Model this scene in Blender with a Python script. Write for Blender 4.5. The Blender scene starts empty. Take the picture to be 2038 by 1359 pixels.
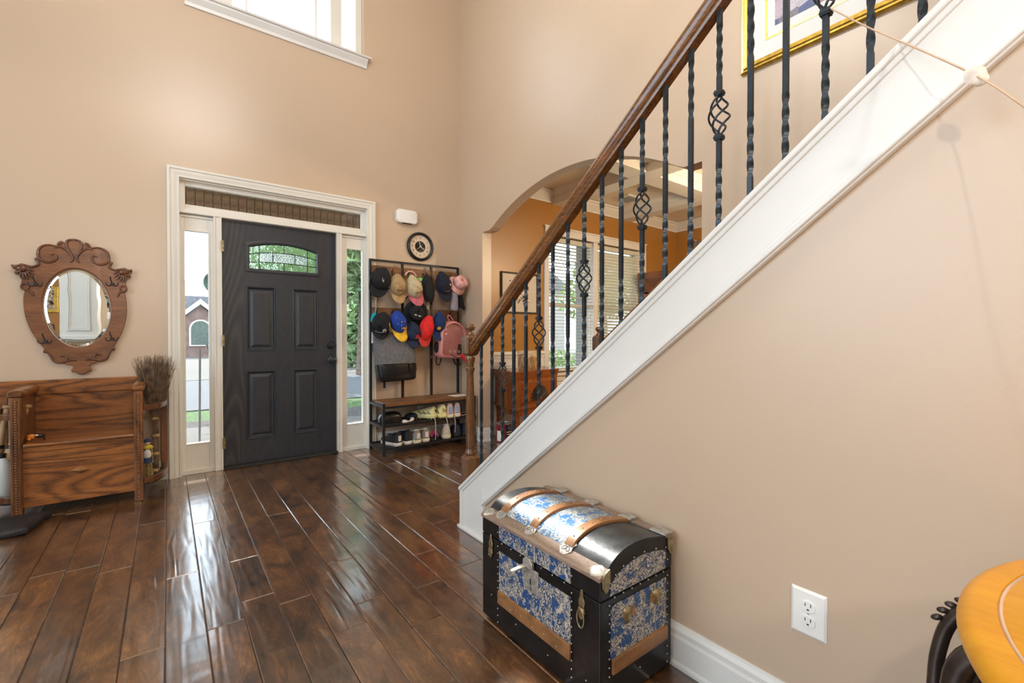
import bpy, math, random
from math import sin, cos, pi, radians, sqrt, atan2
from mathutils import Vector, Matrix, Euler
random.seed(7)
scene = bpy.context.scene
col = scene.collection

# ---------------------------------------------------------------- camera, sky, sun, exposure
cam_data = bpy.data.cameras.new('camera')
cam_data.sensor_width = 36.0
cam_data.lens = 906.0 / 2038.0 * 36.0
cam_data.clip_start = 0.02
cam = bpy.data.objects.new('camera', cam_data)
col.objects.link(cam)
cam.location = (0, 0, 1.10)
cam.rotation_euler = (radians(90 - 0.72), 0, radians(-37.2))
scene.camera = cam

world = bpy.data.worlds.new('sky')
scene.world = world
world.use_nodes = True
bgn = world.node_tree.nodes['Background']
bgn.inputs[0].default_value = (0.72, 0.87, 1.0, 1)
bgn.inputs[1].default_value = 5.6

sun_d = bpy.data.lights.new('sun', 'SUN')
sun_d.energy = 9.5
sun_d.angle = radians(0.8)
sun_d.color = (1.0, 0.95, 0.86)
sun = bpy.data.objects.new('sun', sun_d)
col.objects.link(sun)
sun.rotation_euler = Vector((-0.095, -1.0, -1.19)).to_track_quat('-Z', 'Y').to_euler()

scene.view_settings.view_transform = 'Standard'
scene.view_settings.look = 'None'
scene.view_settings.gamma = 1.0
scene.view_settings.use_curve_mapping = False
scene.view_settings.exposure = 0.0
try:
    scene.cycles.use_denoising = True
    scene.cycles.denoiser = 'OPENIMAGEDENOISE'
except Exception:
    pass
scene.cycles.max_bounces = 8
scene.cycles.diffuse_bounces = 5
scene.cycles.glossy_bounces = 4
scene.cycles.transmission_bounces = 6
scene.cycles.transparent_max_bounces = 12
scene.cycles.sample_clamp_indirect = 6.0

def portal(name, loc, rot, sx, sy):
    d = bpy.data.lights.new(name, 'AREA')
    d.shape = 'RECTANGLE'
    d.size = sx
    d.size_y = sy
    d.cycles.is_portal = True
    o = bpy.data.objects.new(name, d)
    col.objects.link(o)
    o.location = loc
    o.rotation_euler = rot
    return o
portal('portal_upper', (0.85, 4.60, 4.5), (radians(-90), 0, 0), 1.4, 1.5)
portal('portal_entry', (0.82, 4.60, 1.15), (radians(-90), 0, 0), 1.5, 2.3)
portal('portal_dining', (4.55, 4.36, 1.48), (radians(-90), 0, 0), 1.9, 1.8)
portal('portal_side', (-3.25, 1.4, 2.2), (0, radians(-90), 0), 3.0, 2.8)

# ---------------------------------------------------------------- mesh helpers
WL = {}
class B:
    def __init__(s):
        s.v = []; s.f = []
    def add(s, vs, fs):
        n = len(s.v)
        s.v += [tuple(p) for p in vs]
        s.f += [tuple(i + n for i in f) for f in fs]
        return s
    def box(s, x0, x1, y0, y1, z0, z1):
        return s.add([(x0,y0,z0),(x1,y0,z0),(x1,y1,z0),(x0,y1,z0),(x0,y0,z1),(x1,y0,z1),(x1,y1,z1),(x0,y1,z1)],
            [(0,3,2,1),(4,5,6,7),(0,1,5,4),(1,2,6,5),(2,3,7,6),(3,0,4,7)])
    def obox(s, c, size, rot=(0,0,0)):
        m = Euler(rot).to_matrix()
        t = B().box(-size[0]/2,size[0]/2,-size[1]/2,size[1]/2,-size[2]/2,size[2]/2)
        return s.add([Vector(c) + m @ Vector(p) for p in t.v], t.f)
    def prism(s, pts, axis, a, b):
        n = len(pts)
        def P(p, k):
            if axis == 'x': return (k, p[0], p[1])
            if axis == 'y': return (p[0], k, p[1])
            return (p[0], p[1], k)
        vs = [P(p, a) for p in pts] + [P(p, b) for p in pts]
        fs = [tuple(range(n)), tuple(range(2*n-1, n-1, -1))]
        fs += [(i, i+n, (i+1) % n + n, (i+1) % n) for i in range(n)]
        return s.add(vs, fs)
    def tube(s, pts, r, n=8, closed=False, cap=True):
        pts = [Vector(p) for p in pts]
        m = len(pts)
        rs = r if isinstance(r, (list, tuple)) else [r]*m
        vs = []; fs = []
        prev = None
        for i, p in enumerate(pts):
            if closed: t = pts[(i+1) % m] - pts[i-1]
            else: t = pts[min(i+1, m-1)] - pts[max(i-1, 0)]
            if t.length < 1e-9: t = Vector((0,0,1))
            t.normalize()
            if prev is None:
                u = t.cross(Vector((0,0,1)))
                if u.length < 0.05: u = t.cross(Vector((1,0,0)))
            else:
                u = prev - t * prev.dot(t)
                if u.length < 1e-6: u = t.cross(Vector((0.3,1,0.2)))
            u.normalize(); prev = u
            w = t.cross(u)
            for k in range(n):
                a = 2*pi*k/n
                vs.append(p + (u*cos(a) + w*sin(a))*rs[i])
        for i in range(m if closed else m-1):
            j = (i+1) % m
            for k in range(n):
                k2 = (k+1) % n
                fs.append((i*n+k, i*n+k2, j*n+k2, j*n+k))
        if not closed and cap:
            fs.append(tuple(range(n-1, -1, -1)))
            fs.append(tuple((m-1)*n+k for k in range(n)))
        return s.add(vs, fs)
    def lathe(s, prof, c=(0,0,0), n=20, axis='z', arc=None, caps=True):
        vs = []; fs = []
        m = len(prof)
        full = arc is None
        a0, a1 = arc or (0, 2*pi)
        nn = n if full else n+1
        for k in range(nn):
            a = a0 + (a1-a0)*k/n
            for r, z in prof:
                if axis == 'z': vs.append((c[0]+r*cos(a), c[1]+r*sin(a), c[2]+z))
                elif axis == 'y': vs.append((c[0]+r*cos(a), c[1]+z, c[2]+r*sin(a)))
                else: vs.append((c[0]+z, c[1]+r*cos(a), c[2]+r*sin(a)))
        for k in range(n):
            k2 = (k+1) % nn if full else k+1
            for i in range(m-1):
                fs.append((k*m+i, k2*m+i, k2*m+i+1, k*m+i+1))
        s.add(vs, fs)
        if full and caps:
            for i in (0, m-1):
                if prof[i][0] > 1e-4:
                    base = len(s.v) - len(vs)
                    s.f.append(tuple(base + k*m + i for k in range(nn)))
        return s
    def ell(s, c, r, nu=12, nv=8, rot=None):
        vs = []; fs = []
        m = Euler(rot).to_matrix() if rot else None
        for j in range(nv+1):
            t = pi*j/nv
            for i in range(nu):
                a = 2*pi*i/nu
                p = Vector((r[0]*sin(t)*cos(a), r[1]*sin(t)*sin(a), r[2]*cos(t)))
                if m: p = m @ p
                vs.append(Vector(c)+p)
        for j in range(nv):
            for i in range(nu):
                fs.append((j*nu+i, (j+1)*nu+i, (j+1)*nu+(i+1)%nu, j*nu+(i+1)%nu))
        return s.add(vs, fs)
    def loft(s, rings, caps=True):
        n = len(rings[0]); vs = []; fs = []
        for r in rings: vs += r
        for j in range(len(rings)-1):
            for i in range(n):
                fs.append((j*n+i, j*n+(i+1)%n, (j+1)*n+(i+1)%n, (j+1)*n+i))
        if caps:
            fs.append(tuple(range(n-1,-1,-1)))
            fs.append(tuple((len(rings)-1)*n+i for i in range(n)))
        return s.add(vs, fs)
    def grid(s, rows):
        n = len(rows[0]); vs = []; fs = []
        for r in rows: vs += r
        for j in range(len(rows)-1):
            for i in range(n-1):
                fs.append((j*n+i, j*n+i+1, (j+1)*n+i+1, (j+1)*n+i))
        return s.add(vs, fs)
    def bar(s, prof, p0, p1, side=(1,0,0)):
        p0 = Vector(p0); p1 = Vector(p1)
        t = (p1-p0).normalized()
        u = Vector(side); u = (u - t*u.dot(t)).normalized()
        w = u.cross(t)
        if w.z < 0: w = -w
        return s.loft([[p0+u*a+w*b for a, b in prof], [p1+u*a+w*b for a, b in prof]])
    def frame(s, x0, x1, y0, y1, z0, z1, w):
        s.box(x0, x1, y0, y1, z0, z0+w).box(x0, x1, y0, y1, z1-w, z1)
        return s.box(x0, x0+w, y0, y1, z0+w, z1-w).box(x1-w, x1, y0, y1, z0+w, z1-w)
    def move(s, d):
        s.v = [(p[0]+d[0], p[1]+d[1], p[2]+d[2]) for p in s.v]
        return s
    def xform(s, m):
        s.v = [tuple(m @ Vector(p)) for p in s.v]
        return s
    def build(s, name, m, parent=None, smooth=None, bevel=0, local=False, solid=0, sub=0):
        me = bpy.data.meshes.new(name)
        off = WL.get(parent, Vector((0,0,0))) if (parent is not None and not local) else Vector((0,0,0))
        me.from_pydata([(p[0]-off.x, p[1]-off.y, p[2]-off.z) for p in s.v], [], s.f)
        me.update()
        import bmesh
        bm = bmesh.new(); bm.from_mesh(me)
        bmesh.ops.recalc_face_normals(bm, faces=bm.faces)
        bm.to_mesh(me); bm.free()
        if smooth is not None:
            me.polygons.foreach_set('use_smooth', [True]*len(me.polygons))
            me.set_sharp_from_angle(angle=radians(smooth))
        o = bpy.data.objects.new(name, me)
        col.objects.link(o)
        for q in (m if isinstance(m, list) else [m]):
            me.materials.append(q)
        if parent is not None: o.parent = parent
        WL[o] = off.copy()
        if bevel:
            b = o.modifiers.new('bevel', 'BEVEL'); b.width = bevel; b.segments = 2; b.limit_method = 'ANGLE'; b.angle_limit = radians(35)
        if solid:
            b = o.modifiers.new('solid', 'SOLIDIFY'); b.thickness = solid; b.offset = 0
        if sub:
            b = o.modifiers.new('sub', 'SUBSURF'); b.levels = sub; b.render_levels = sub
        return o
def thing(name, label, cat, loc=(0,0,0), rot=(0,0,0), group=None):
    o = bpy.data.objects.new(name, None)
    o.empty_display_size = 0.05
    col.objects.link(o)
    o.location = loc; o.rotation_euler = rot
    o['label'] = label; o['category'] = cat
    if group: o['group'] = group
    WL[o] = Vector(loc)
    return o
def tag(o, label, cat, group=None):
    o['label'] = label; o['category'] = cat
    if group: o['group'] = group
    return o
def struct(o, label=None):
    o['kind'] = 'structure'
    if label: o['label'] = label
    return o
def inst(src, name, parent, loc, rot=None, scale=None):
    c = src.copy(); col.objects.link(c); c.parent = parent
    c.location = loc
    if rot is not None: c.rotation_euler = rot
    if scale is not None: c.scale = scale
    return c
def text(name, body, size, m, parent, loc, rot, extrude=0.0004, align='CENTER'):
    cu = bpy.data.curves.new(name, 'FONT')
    cu.body = body; cu.size = size; cu.extrude = extrude; cu.resolution_u = 3
    cu.align_x = align; cu.align_y = 'CENTER'
    tmp = bpy.data.objects.new(name, cu)
    col.objects.link(tmp)
    dg = bpy.context.evaluated_depsgraph_get()
    me = bpy.data.meshes.new_from_object(tmp.evaluated_get(dg))
    bpy.data.objects.remove(tmp); bpy.data.curves.remove(cu)
    me.materials.clear(); me.materials.append(m)
    o = bpy.data.objects.new(name, me)
    col.objects.link(o)
    if parent is not None: o.parent = parent
    o.location = loc; o.rotation_euler = rot
    return o
def smoothpts(pts, k=4, closed=False):
    out = []; n = len(pts)
    P = [Vector(p) for p in pts]
    rng = range(n) if closed else range(n-1)
    for i in rng:
        p0 = P[i-1] if (closed or i > 0) else P[i]
        p1 = P[i]; p2 = P[(i+1) % n]
        p3 = P[(i+2) % n] if (closed or i+2 < n) else p2
        for j in range(k):
            t = j/k
            out.append(0.5*((2*p1) + (p2-p0)*t + (2*p0-5*p1+4*p2-p3)*t*t + (3*p1-p0-3*p2+p3)*t**3))
    if not closed: out.append(P[-1])
    return out

# ---------------------------------------------------------------- materials
def srgb(r, g, b):
    f = lambda c: (c/255/12.92) if c/255 <= 0.04045 else ((c/255+0.055)/1.055)**2.4
    return (f(r), f(g), f(b), 1)
def newmat(name):
    m = bpy.data.materials.new(name); m.use_nodes = True
    nt = m.node_tree
    return m, nt, nt.nodes['Principled BSDF']
def N(nt, t, **k):
    n = nt.nodes.new(t)
    for a, b in k.items(): setattr(n, a, b)
    return n
def mix(nt, a, b, fac, mode='MIX'):
    n = nt.nodes.new('ShaderNodeMix'); n.data_type = 'RGBA'; n.blend_type = mode
    for sock, val in ((n.inputs[0], fac), (n.inputs[6], a), (n.inputs[7], b)):
        if hasattr(val, 'is_linked'): nt.links.new(val, sock)
        else: sock.default_value = val
    return n.outputs[2]
def ramp(nt, fac, stops):
    n = nt.nodes.new('ShaderNodeValToRGB')
    e = n.color_ramp.elements
    while len(e) < len(stops): e.new(0.5)
    for i, (p, c) in enumerate(stops):
        e[i].position = p
        e[i].color = c if isinstance(c, tuple) else (c, c, c, 1)
    nt.links.new(fac, n.inputs[0])
    return n.outputs[0]
def noise(nt, vec, scale, detail=3, rough=0.5, dist=0):
    n = nt.nodes.new('ShaderNodeTexNoise')
    n.inputs['Scale'].default_value = scale; n.inputs['Detail'].default_value = detail
    n.inputs['Roughness'].default_value = rough; n.inputs['Distortion'].default_value = dist
    if vec is not None: nt.links.new(vec, n.inputs['Vector'])
    return n.outputs[0]
def coords(nt, scale=(1,1,1), kind='Object', rnd=False, rot=(0,0,0)):
    tc = nt.nodes.new('ShaderNodeTexCoord')
    mp = nt.nodes.new('ShaderNodeMapping')
    mp.inputs['Scale'].default_value = scale
    mp.inputs['Rotation'].default_value = rot
    nt.links.new(tc.outputs[kind], mp.inputs[0])
    if rnd:
        oi = nt.nodes.new('ShaderNodeObjectInfo')
        mu = nt.nodes.new('ShaderNodeMath'); mu.operation = 'MULTIPLY'; mu.inputs[1].default_value = 37.0
        nt.links.new(oi.outputs['Random'], mu.inputs[0])
        cb = nt.nodes.new('ShaderNodeCombineXYZ')
        for i in range(3): nt.links.new(mu.outputs[0], cb.inputs[i])
        nt.links.new(cb.outputs[0], mp.inputs[1])
    return mp.outputs[0]
def bump(nt, bs, h, strength=0.2, dist=0.01):
    n = nt.nodes.new('ShaderNodeBump')
    n.inputs['Strength'].default_value = strength; n.inputs['Distance'].default_value = dist
    nt.links.new(h, n.inputs['Height'])
    nt.links.new(n.outputs[0], bs.inputs['Normal'])
    return n
def plain(name, c, rough=0.5, metal=0.0, var=0.06, vscale=8.0, bmp=0.0, bscale=60.0, coat=0.0, spec=0.5):
    m, nt, bs = newmat(name)
    bs.inputs['Roughness'].default_value = rough
    bs.inputs['Metallic'].default_value = metal
    bs.inputs['Specular IOR Level'].default_value = spec
    bs.inputs['Coat Weight'].default_value = coat
    v = coords(nt)
    f = noise(nt, v, vscale, 3)
    d = tuple(x*(1-var*2) for x in c[:3]) + (1,)
    l = tuple(min(1, x*(1+var)) for x in c[:3]) + (1,)
    nt.links.new(ramp(nt, f, [(0.3, d), (0.7, l)]), bs.inputs['Base Color'])
    if bmp:
        bump(nt, bs, noise(nt, v, bscale, 2), bmp, 0.004)
    return m
def wood(name, light, dark, axis='x', scale=1.0, rough=0.35, rnd=False, figure=6.0, contrast=0.5, coat=0.0, bmp=0.12, mid=None):
    m, nt, bs = newmat(name)
    bs.inputs['Roughness'].default_value = rough
    bs.inputs['Coat Weight'].default_value = coat
    st = {'x': (0.16,1,1), 'y': (1,0.16,1), 'z': (1,1,0.16)}[axis]
    v = coords(nt, tuple(a*scale for a in st), rnd=rnd)
    big = noise(nt, v, 2.2, 2, 0.4, 0.5)
    mu = N(nt, 'ShaderNodeMath', operation='MULTIPLY'); mu.inputs[1].default_value = figure*3.2
    nt.links.new(big, mu.inputs[0])
    pp = N(nt, 'ShaderNodeMath', operation='PINGPONG'); pp.inputs[1].default_value = 1.0
    nt.links.new(mu.outputs[0], pp.inputs[0])
    g = noise(nt, v, 70, 4, 0.7, 0.3)
    cl = noise(nt, v, 5.0, 2, 0.5, 0.6)
    md = mid or tuple((a+b)/2 for a, b in zip(light, dark))
    c1 = ramp(nt, pp.outputs[0], [(0.05, dark), (0.35, md), (0.75, light)])
    c2 = ramp(nt, g, [(0.35, dark), (0.62, light)])
    c3 = mix(nt, c1, c2, contrast)
    c4 = mix(nt, c3, ramp(nt, cl, [(0.3, 0.74), (0.7, 1.04)]), 1.0, 'MULTIPLY')
    nt.links.new(c4, bs.inputs['Base Color'])
    bump(nt, bs, g, bmp, 0.003)
    return m
M = {}
def paint(name, c):
    m, nt, bs = newmat(name)
    bs.inputs['Roughness'].default_value = 0.36
    bs.inputs['Specular IOR Level'].default_value = 0.75
    v = coords(nt)
    nt.links.new(ramp(nt, noise(nt, v, 1.3, 2), [(0.3, tuple(x*0.97 for x in c[:3])+(1,)), (0.7, c)]), bs.inputs['Base Color'])
    bump(nt, bs, noise(nt, v, 140, 2), 0.08, 0.002)
    return m
M['wall'] = paint('beige_wall_paint', (0.565, 0.43, 0.31, 1))
M['orange'] = paint('ochre_wall_paint', (0.39, 0.18, 0.032, 1))
M['ceil'] = paint('ceiling_paint', (0.74, 0.66, 0.52, 1))
M['white'] = plain('white_trim_paint', (0.74, 0.73, 0.70, 1), 0.35, var=0.02, vscale=3)
M['cream'] = plain('aged_cream_trim', (0.735, 0.71, 0.65, 1), 0.4, var=0.02, vscale=3)
M['iron'] = plain('black_iron', (0.026, 0.036, 0.045, 1), 0.34, 0.35, var=0.2, vscale=30)
M['blackmetal'] = plain('black_metal_frame', (0.02, 0.022, 0.026, 1), 0.4, 0.4, var=0.1)
M['black'] = plain('black_plastic', (0.012, 0.012, 0.014, 1), 0.4, var=0.1)
M['dark_fabric'] = plain('black_fabric', (0.010, 0.011, 0.015, 1), 0.9, var=0.15, bmp=0.3, bscale=400)
M['plate'] = plain('white_plastic', (0.86, 0.86, 0.84, 1), 0.3, var=0.01)
M['dark'] = plain('dark_slot', (0.02, 0.02, 0.02, 1), 0.7, var=0.0)
M['silver'] = plain('tarnished_silver', (0.52, 0.50, 0.46, 1), 0.45, 0.7, var=0.2, vscale=60, bmp=0.2, bscale=150)
M['brass'] = plain('old_brass', (0.42, 0.34, 0.20, 1), 0.4, 0.9, var=0.2, vscale=50)
M['gold'] = plain('gold_leaf', (0.66, 0.44, 0.09, 1), 0.3, 0.85, var=0.18, vscale=40)
M['oak'] = wood('dark_golden_oak', (0.37, 0.130, 0.028, 1), (0.062, 0.019, 0.007, 1), 'x', 2.2, 0.34, figure=8, contrast=0.38, coat=0.2)
M['oakz'] = wood('dark_golden_oak_upright', (0.26, 0.10, 0.028, 1), (0.062, 0.021, 0.008, 1), 'z', 2.0, 0.35, figure=5, contrast=0.5, coat=0.2)
M['carved'] = wood('carved_walnut', (0.27, 0.105, 0.038, 1), (0.13, 0.046, 0.017, 1), 'x', 1.6, 0.34, figure=3, contrast=0.6, coat=0.25)
M['carvedz'] = wood('carved_walnut_relief', (0.17, 0.062, 0.022, 1), (0.075, 0.026, 0.010, 1), 'x', 1.6, 0.3, figure=3, contrast=0.6, coat=0.3)
M['rail'] = wood('stained_oak_rail', (0.24, 0.088, 0.018, 1), (0.055, 0.018, 0.006, 1), 'y', 2.5, 0.22, figure=5, contrast=0.75, coat=0.5)
M['newel'] = wood('stained_oak_newel', (0.22, 0.092, 0.028, 1), (0.06, 0.024, 0.011, 1), 'z', 2.5, 0.22, figure=5, contrast=0.6, coat=0.5)
M['rustic'] = wood('rustic_brown_board', (0.27, 0.115, 0.042, 1), (0.055, 0.024, 0.012, 1), 'x', 2.0, 0.45, figure=3, contrast=0.6)
M['cherry'] = wood('cherry_wood', (0.32, 0.095, 0.022, 1), (0.14, 0.036, 0.010, 1), 'z', 1.2, 0.25, figure=3, contrast=0.5, coat=0.3)
M['orangewood'] = wood('honey_table_wood', (0.80, 0.36, 0.003, 1), (0.68, 0.25, 0.002, 1), 'y', 0.8, 0.36, figure=2, contrast=0.5, coat=0.0, bmp=0.02)
M['strapwood'] = wood('trunk_slat_wood', (0.36, 0.17, 0.062, 1), (0.17, 0.075, 0.028, 1), 'x', 4.0, 0.4, figure=3, contrast=0.6)
M['greywood'] = wood('worn_greyed_wood', (0.36, 0.26, 0.19, 1), (0.17, 0.105, 0.07, 1), 'y', 5.0, 0.5, figure=4, contrast=0.6)
M['twig'] = plain('dry_twigs', (0.17, 0.105, 0.062, 1), 0.8, var=0.35, vscale=25)
M['straw'] = plain('straw', (0.48, 0.32, 0.14, 1), 0.8, var=0.3, vscale=60)
M['linen'] = plain('cream_cord', (0.62, 0.43, 0.29, 1), 0.8, var=0.1)
def glassmat(name, tint=(1,1,1,1), rough=0.0):
    m, nt, bs = newmat(name)
    tr = N(nt, 'ShaderNodeBsdfTransparent'); tr.inputs[0].default_value = tint
    gl = N(nt, 'ShaderNodeBsdfGlossy'); gl.inputs['Roughness'].default_value = rough
    lw = N(nt, 'ShaderNodeLayerWeight'); lw.inputs[0].default_value = 0.5
    pw = N(nt, 'ShaderNodeMath', operation='POWER'); pw.inputs[1].default_value = 5.0
    ad = N(nt, 'ShaderNodeMath', operation='MULTIPLY_ADD'); ad.inputs[1].default_value = 0.8; ad.inputs[2].default_value = 0.035
    nt.links.new(lw.outputs['Facing'], pw.inputs[0]); nt.links.new(pw.outputs[0], ad.inputs[0])
    mx = N(nt, 'ShaderNodeMixShader')
    nt.links.new(ad.outputs[0], mx.inputs[0]); nt.links.new(tr.outputs[0], mx.inputs[1]); nt.links.new(gl.outputs[0], mx.inputs[2])
    nt.links.new(mx.outputs[0], nt.nodes['Material Output'].inputs[0])
    return m
M['glass'] = glassmat('window_glass')
# textured leaded door glass
def obscure():
    m, nt, bs = newmat('wavy_obscure_glass')
    bs.inputs['Base Color'].default_value = (0.86, 0.97, 0.88, 1)
    bs.inputs['Roughness'].default_value = 0.08
    bs.inputs['Transmission Weight'].default_value = 1.0
    bs.inputs['IOR'].default_value = 1.3
    v = coords(nt, (1, 1, 1))
    bump(nt, bs, noise(nt, v, 14, 2, 0.5, 2.5), 0.9, 0.02)
    return m
M['obscure'] = obscure()
def pebble():
    m, nt, bs = newmat('pebbled_obscure_glass')
    bs.inputs['Base Color'].default_value = (0.95, 0.95, 0.96, 1)
    bs.inputs['Roughness'].default_value = 0.3
    bs.inputs['Transmission Weight'].default_value = 1.0
    bs.inputs['IOR'].default_value = 1.35
    v = coords(nt, (1, 1, 1))
    vo = N(nt, 'ShaderNodeTexVoronoi'); vo.inputs['Scale'].default_value = 110
    nt.links.new(v, vo.inputs[0])
    bump(nt, bs, vo.outputs[0], 0.8, 0.01)
    return m
M['pebble'] = pebble()
mm, nt, bs = newmat('silvered_mirror')
bs.inputs['Base Color'].default_value = (0.90, 0.95, 0.93, 1); bs.inputs['Metallic'].default_value = 1.0; bs.inputs['Roughness'].default_value = 0.01
bump(nt, bs, noise(nt, coords(nt), 6, 1), 0.03, 0.01)
M['mirror'] = mm
# hand scraped floor
def floormat():
    m, nt, bs = newmat('hand_scraped_plank')
    v = coords(nt, (1, 1, 1), rnd=True)
    mp = nt.nodes.new('ShaderNodeMapping'); mp.inputs['Scale'].default_value = (3.2, 1.5, 1)
    nt.links.new(v, mp.inputs[0])
    n1 = noise(nt, mp.outputs[0], 3.0, 5, 0.62, 0.7)
    mpb = nt.nodes.new('ShaderNodeMapping'); mpb.inputs['Scale'].default_value = (2.4, 0.8, 1)
    nt.links.new(v, mpb.inputs[0])
    n2 = noise(nt, mpb.outputs[0], 2.4, 3, 0.55, 1.6)
    mu = N(nt, 'ShaderNodeMath', operation='MULTIPLY'); mu.inputs[1].default_value = 24.0
    nt.links.new(n2, mu.inputs[0])
    pp = N(nt, 'ShaderNodeMath', operation='PINGPONG'); pp.inputs[1].default_value = 1.0
    nt.links.new(mu.outputs[0], pp.inputs[0])
    mp2 = nt.nodes.new('ShaderNodeMapping'); mp2.inputs['Scale'].default_value = (60, 5, 1)
    nt.links.new(v, mp2.inputs[0])
    n3 = noise(nt, mp2.outputs[0], 2.0, 3, 0.6, 0.5)
    c = ramp(nt, n1, [(0.30, srgb(40, 30, 28)), (0.40, srgb(80, 53, 34)), (0.55, srgb(108, 72, 42)), (0.75, srgb(138, 96, 55))])
    d = ramp(nt, pp.outputs[0], [(0.0, (1.9, 1.7, 1.5, 1)), (0.12, 1.05), (0.5, 0.95), (1.0, 0.72)])
    c = mix(nt, c, d, 0.75, 'MULTIPLY')
    c = mix(nt, c, ramp(nt, n3, [(0.3, 0.8), (0.7, 1.05)]), 0.8, 'MULTIPLY')
    oi = nt.nodes.new('ShaderNodeObjectInfo')
    c = mix(nt, c, ramp(nt, oi.outputs['Random'], [(0.0, 0.74), (1.0, 1.25)]), 1.0, 'MULTIPLY')
    nt.links.new(c, bs.inputs['Base Color'])
    bs.inputs['Roughness'].default_value = 0.3
    bs.inputs['Coat Weight'].default_value = 1.0; bs.inputs['Coat Roughness'].default_value = 0.17; bs.inputs['Coat IOR'].default_value = 2.0
    mp3 = nt.nodes.new('ShaderNodeMapping'); mp3.inputs['Scale'].default_value = (22, 2.4, 1)
    nt.links.new(v, mp3.inputs[0])
    w = noise(nt, mp3.outputs[0], 1.0, 1, 0.3, 0.9)
    mp4 = nt.nodes.new('ShaderNodeMapping'); mp4.inputs['Scale'].default_value = (3, 9, 1)
    nt.links.new(v, mp4.inputs[0])
    w2 = noise(nt, mp4.outputs[0], 1.0, 1, 0.3, 0.4)
    s = nt.nodes.new('ShaderNodeMath'); s.operation = 'ADD'
    nt.links.new(w, s.inputs[0]); nt.links.new(w2, s.inputs[1])
    bm_ = bump(nt, bs, s.outputs[0], 0.30, 0.006)
    nt.links.new(bm_.outputs[0], bs.inputs['Coat Normal'])
    return m
M['floor'] = floormat()
# black wood-grain door
def doormat():
    m, nt, bs = newmat('black_grained_door')
    bs.inputs['Roughness'].default_value = 0.42
    v = coords(nt, (1.0, 1.0, 0.16))
    big = noise(nt, v, 2.6, 1, 0.3, 0.4)
    mu = N(nt, 'ShaderNodeMath', operation='MULTIPLY'); mu.inputs[1].default_value = 60.0
    nt.links.new(big, mu.inputs[0])
    pp = N(nt, 'ShaderNodeMath', operation='PINGPONG'); pp.inputs[1].default_value = 1.0
    nt.links.new(mu.outputs[0], pp.inputs[0])
    g = noise(nt, v, 120, 3, 0.6)
    tc = nt.nodes.new('ShaderNodeTexCoord'); sx = N(nt, 'ShaderNodeSeparateXYZ'); nt.links.new(tc.outputs['Object'], sx.inputs[0])
    stile = ramp(nt, sx.outputs[0], [(0.0, 1.0), (0.50, 1.0), (0.54, 0.22), (1.0, 0.22)])
    base = (0.024, 0.028, 0.038, 1)
    lines = ramp(nt, pp.outputs[0], [(0.15, (0.020, 0.021, 0.026, 1)), (0.6, (0.030, 0.031, 0.036, 1)), (0.95, (0.048, 0.045, 0.044, 1))])
    c = mix(nt, base, lines, stile)
    c = mix(nt, c, ramp(nt, g, [(0.3, 0.8), (0.7, 1.1)]), 1.0, 'MULTIPLY')
    nt.links.new(c, bs.inputs['Base Color'])
    bump(nt, bs, g, 0.12, 0.002)
    return m
M['door'] = doormat()
# floral embossed tin
def floral(name, cream, blue, deep, metal=0.0, rough=0.4):
    m, nt, bs = newmat(name)
    bs.inputs['Roughness'].default_value = rough; bs.inputs['Metallic'].default_value = metal
    v = coords(nt)
    n1 = noise(nt, v, 30, 1, 0.4, 3.2)
    vo = N(nt, 'ShaderNodeTexVoronoi'); vo.inputs['Scale'].default_value = 24
    nd = nt.nodes.new('ShaderNodeTexNoise'); nd.inputs['Scale'].default_value = 75; nd.inputs['Detail'].default_value = 1
    nt.links.new(v, nd.inputs['Vector'])
    mp = N(nt, 'ShaderNodeVectorMath', operation='MULTIPLY_ADD')
    nt.links.new(nd.outputs[1], mp.inputs[0]); mp.inputs[1].default_value = (0.045, 0.045, 0.045); nt.links.new(v, mp.inputs[2])
    nt.links.new(mp.outputs[0], vo.inputs[0])
    vines = ramp(nt, n1, [(0.0, 0), (0.40, 0), (0.43, 1), (0.50, 1), (0.53, 0), (0.60, 0), (0.63, 1)])
    flow = ramp(nt, vo.outputs[0], [(0.0, 1), (0.38, 1), (0.43, 0), (1, 0)])
    c = mix(nt, cream, blue, vines)
    c = mix(nt, c, deep, flow)
    nt.links.new(c, bs.inputs['Base Color'])
    bump(nt, bs, n1, 0.5, 0.004)
    return m
M['floral'] = floral('blue_floral_tin', (0.50, 0.45, 0.36, 1), (0.018, 0.045, 0.11, 1), (0.018, 0.07, 0.20, 1))
M['florallid'] = floral('blue_floral_embossed_lid', (0.55, 0.55, 0.46, 1), (0.06, 0.17, 0.36, 1), (0.05, 0.17, 0.42, 1), 0.15, 0.33)
M['trunkblack'] = plain('black_tin', (0.012, 0.013, 0.015, 1), 0.28, 0.3, var=0.3, vscale=14, bmp=0.15, bscale=14)
M['lidgrey'] = plain('worn_zinc_tin', (0.05, 0.055, 0.06, 1), 0.34, 0.6, var=0.35, vscale=18, bmp=0.15, bscale=40)
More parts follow.
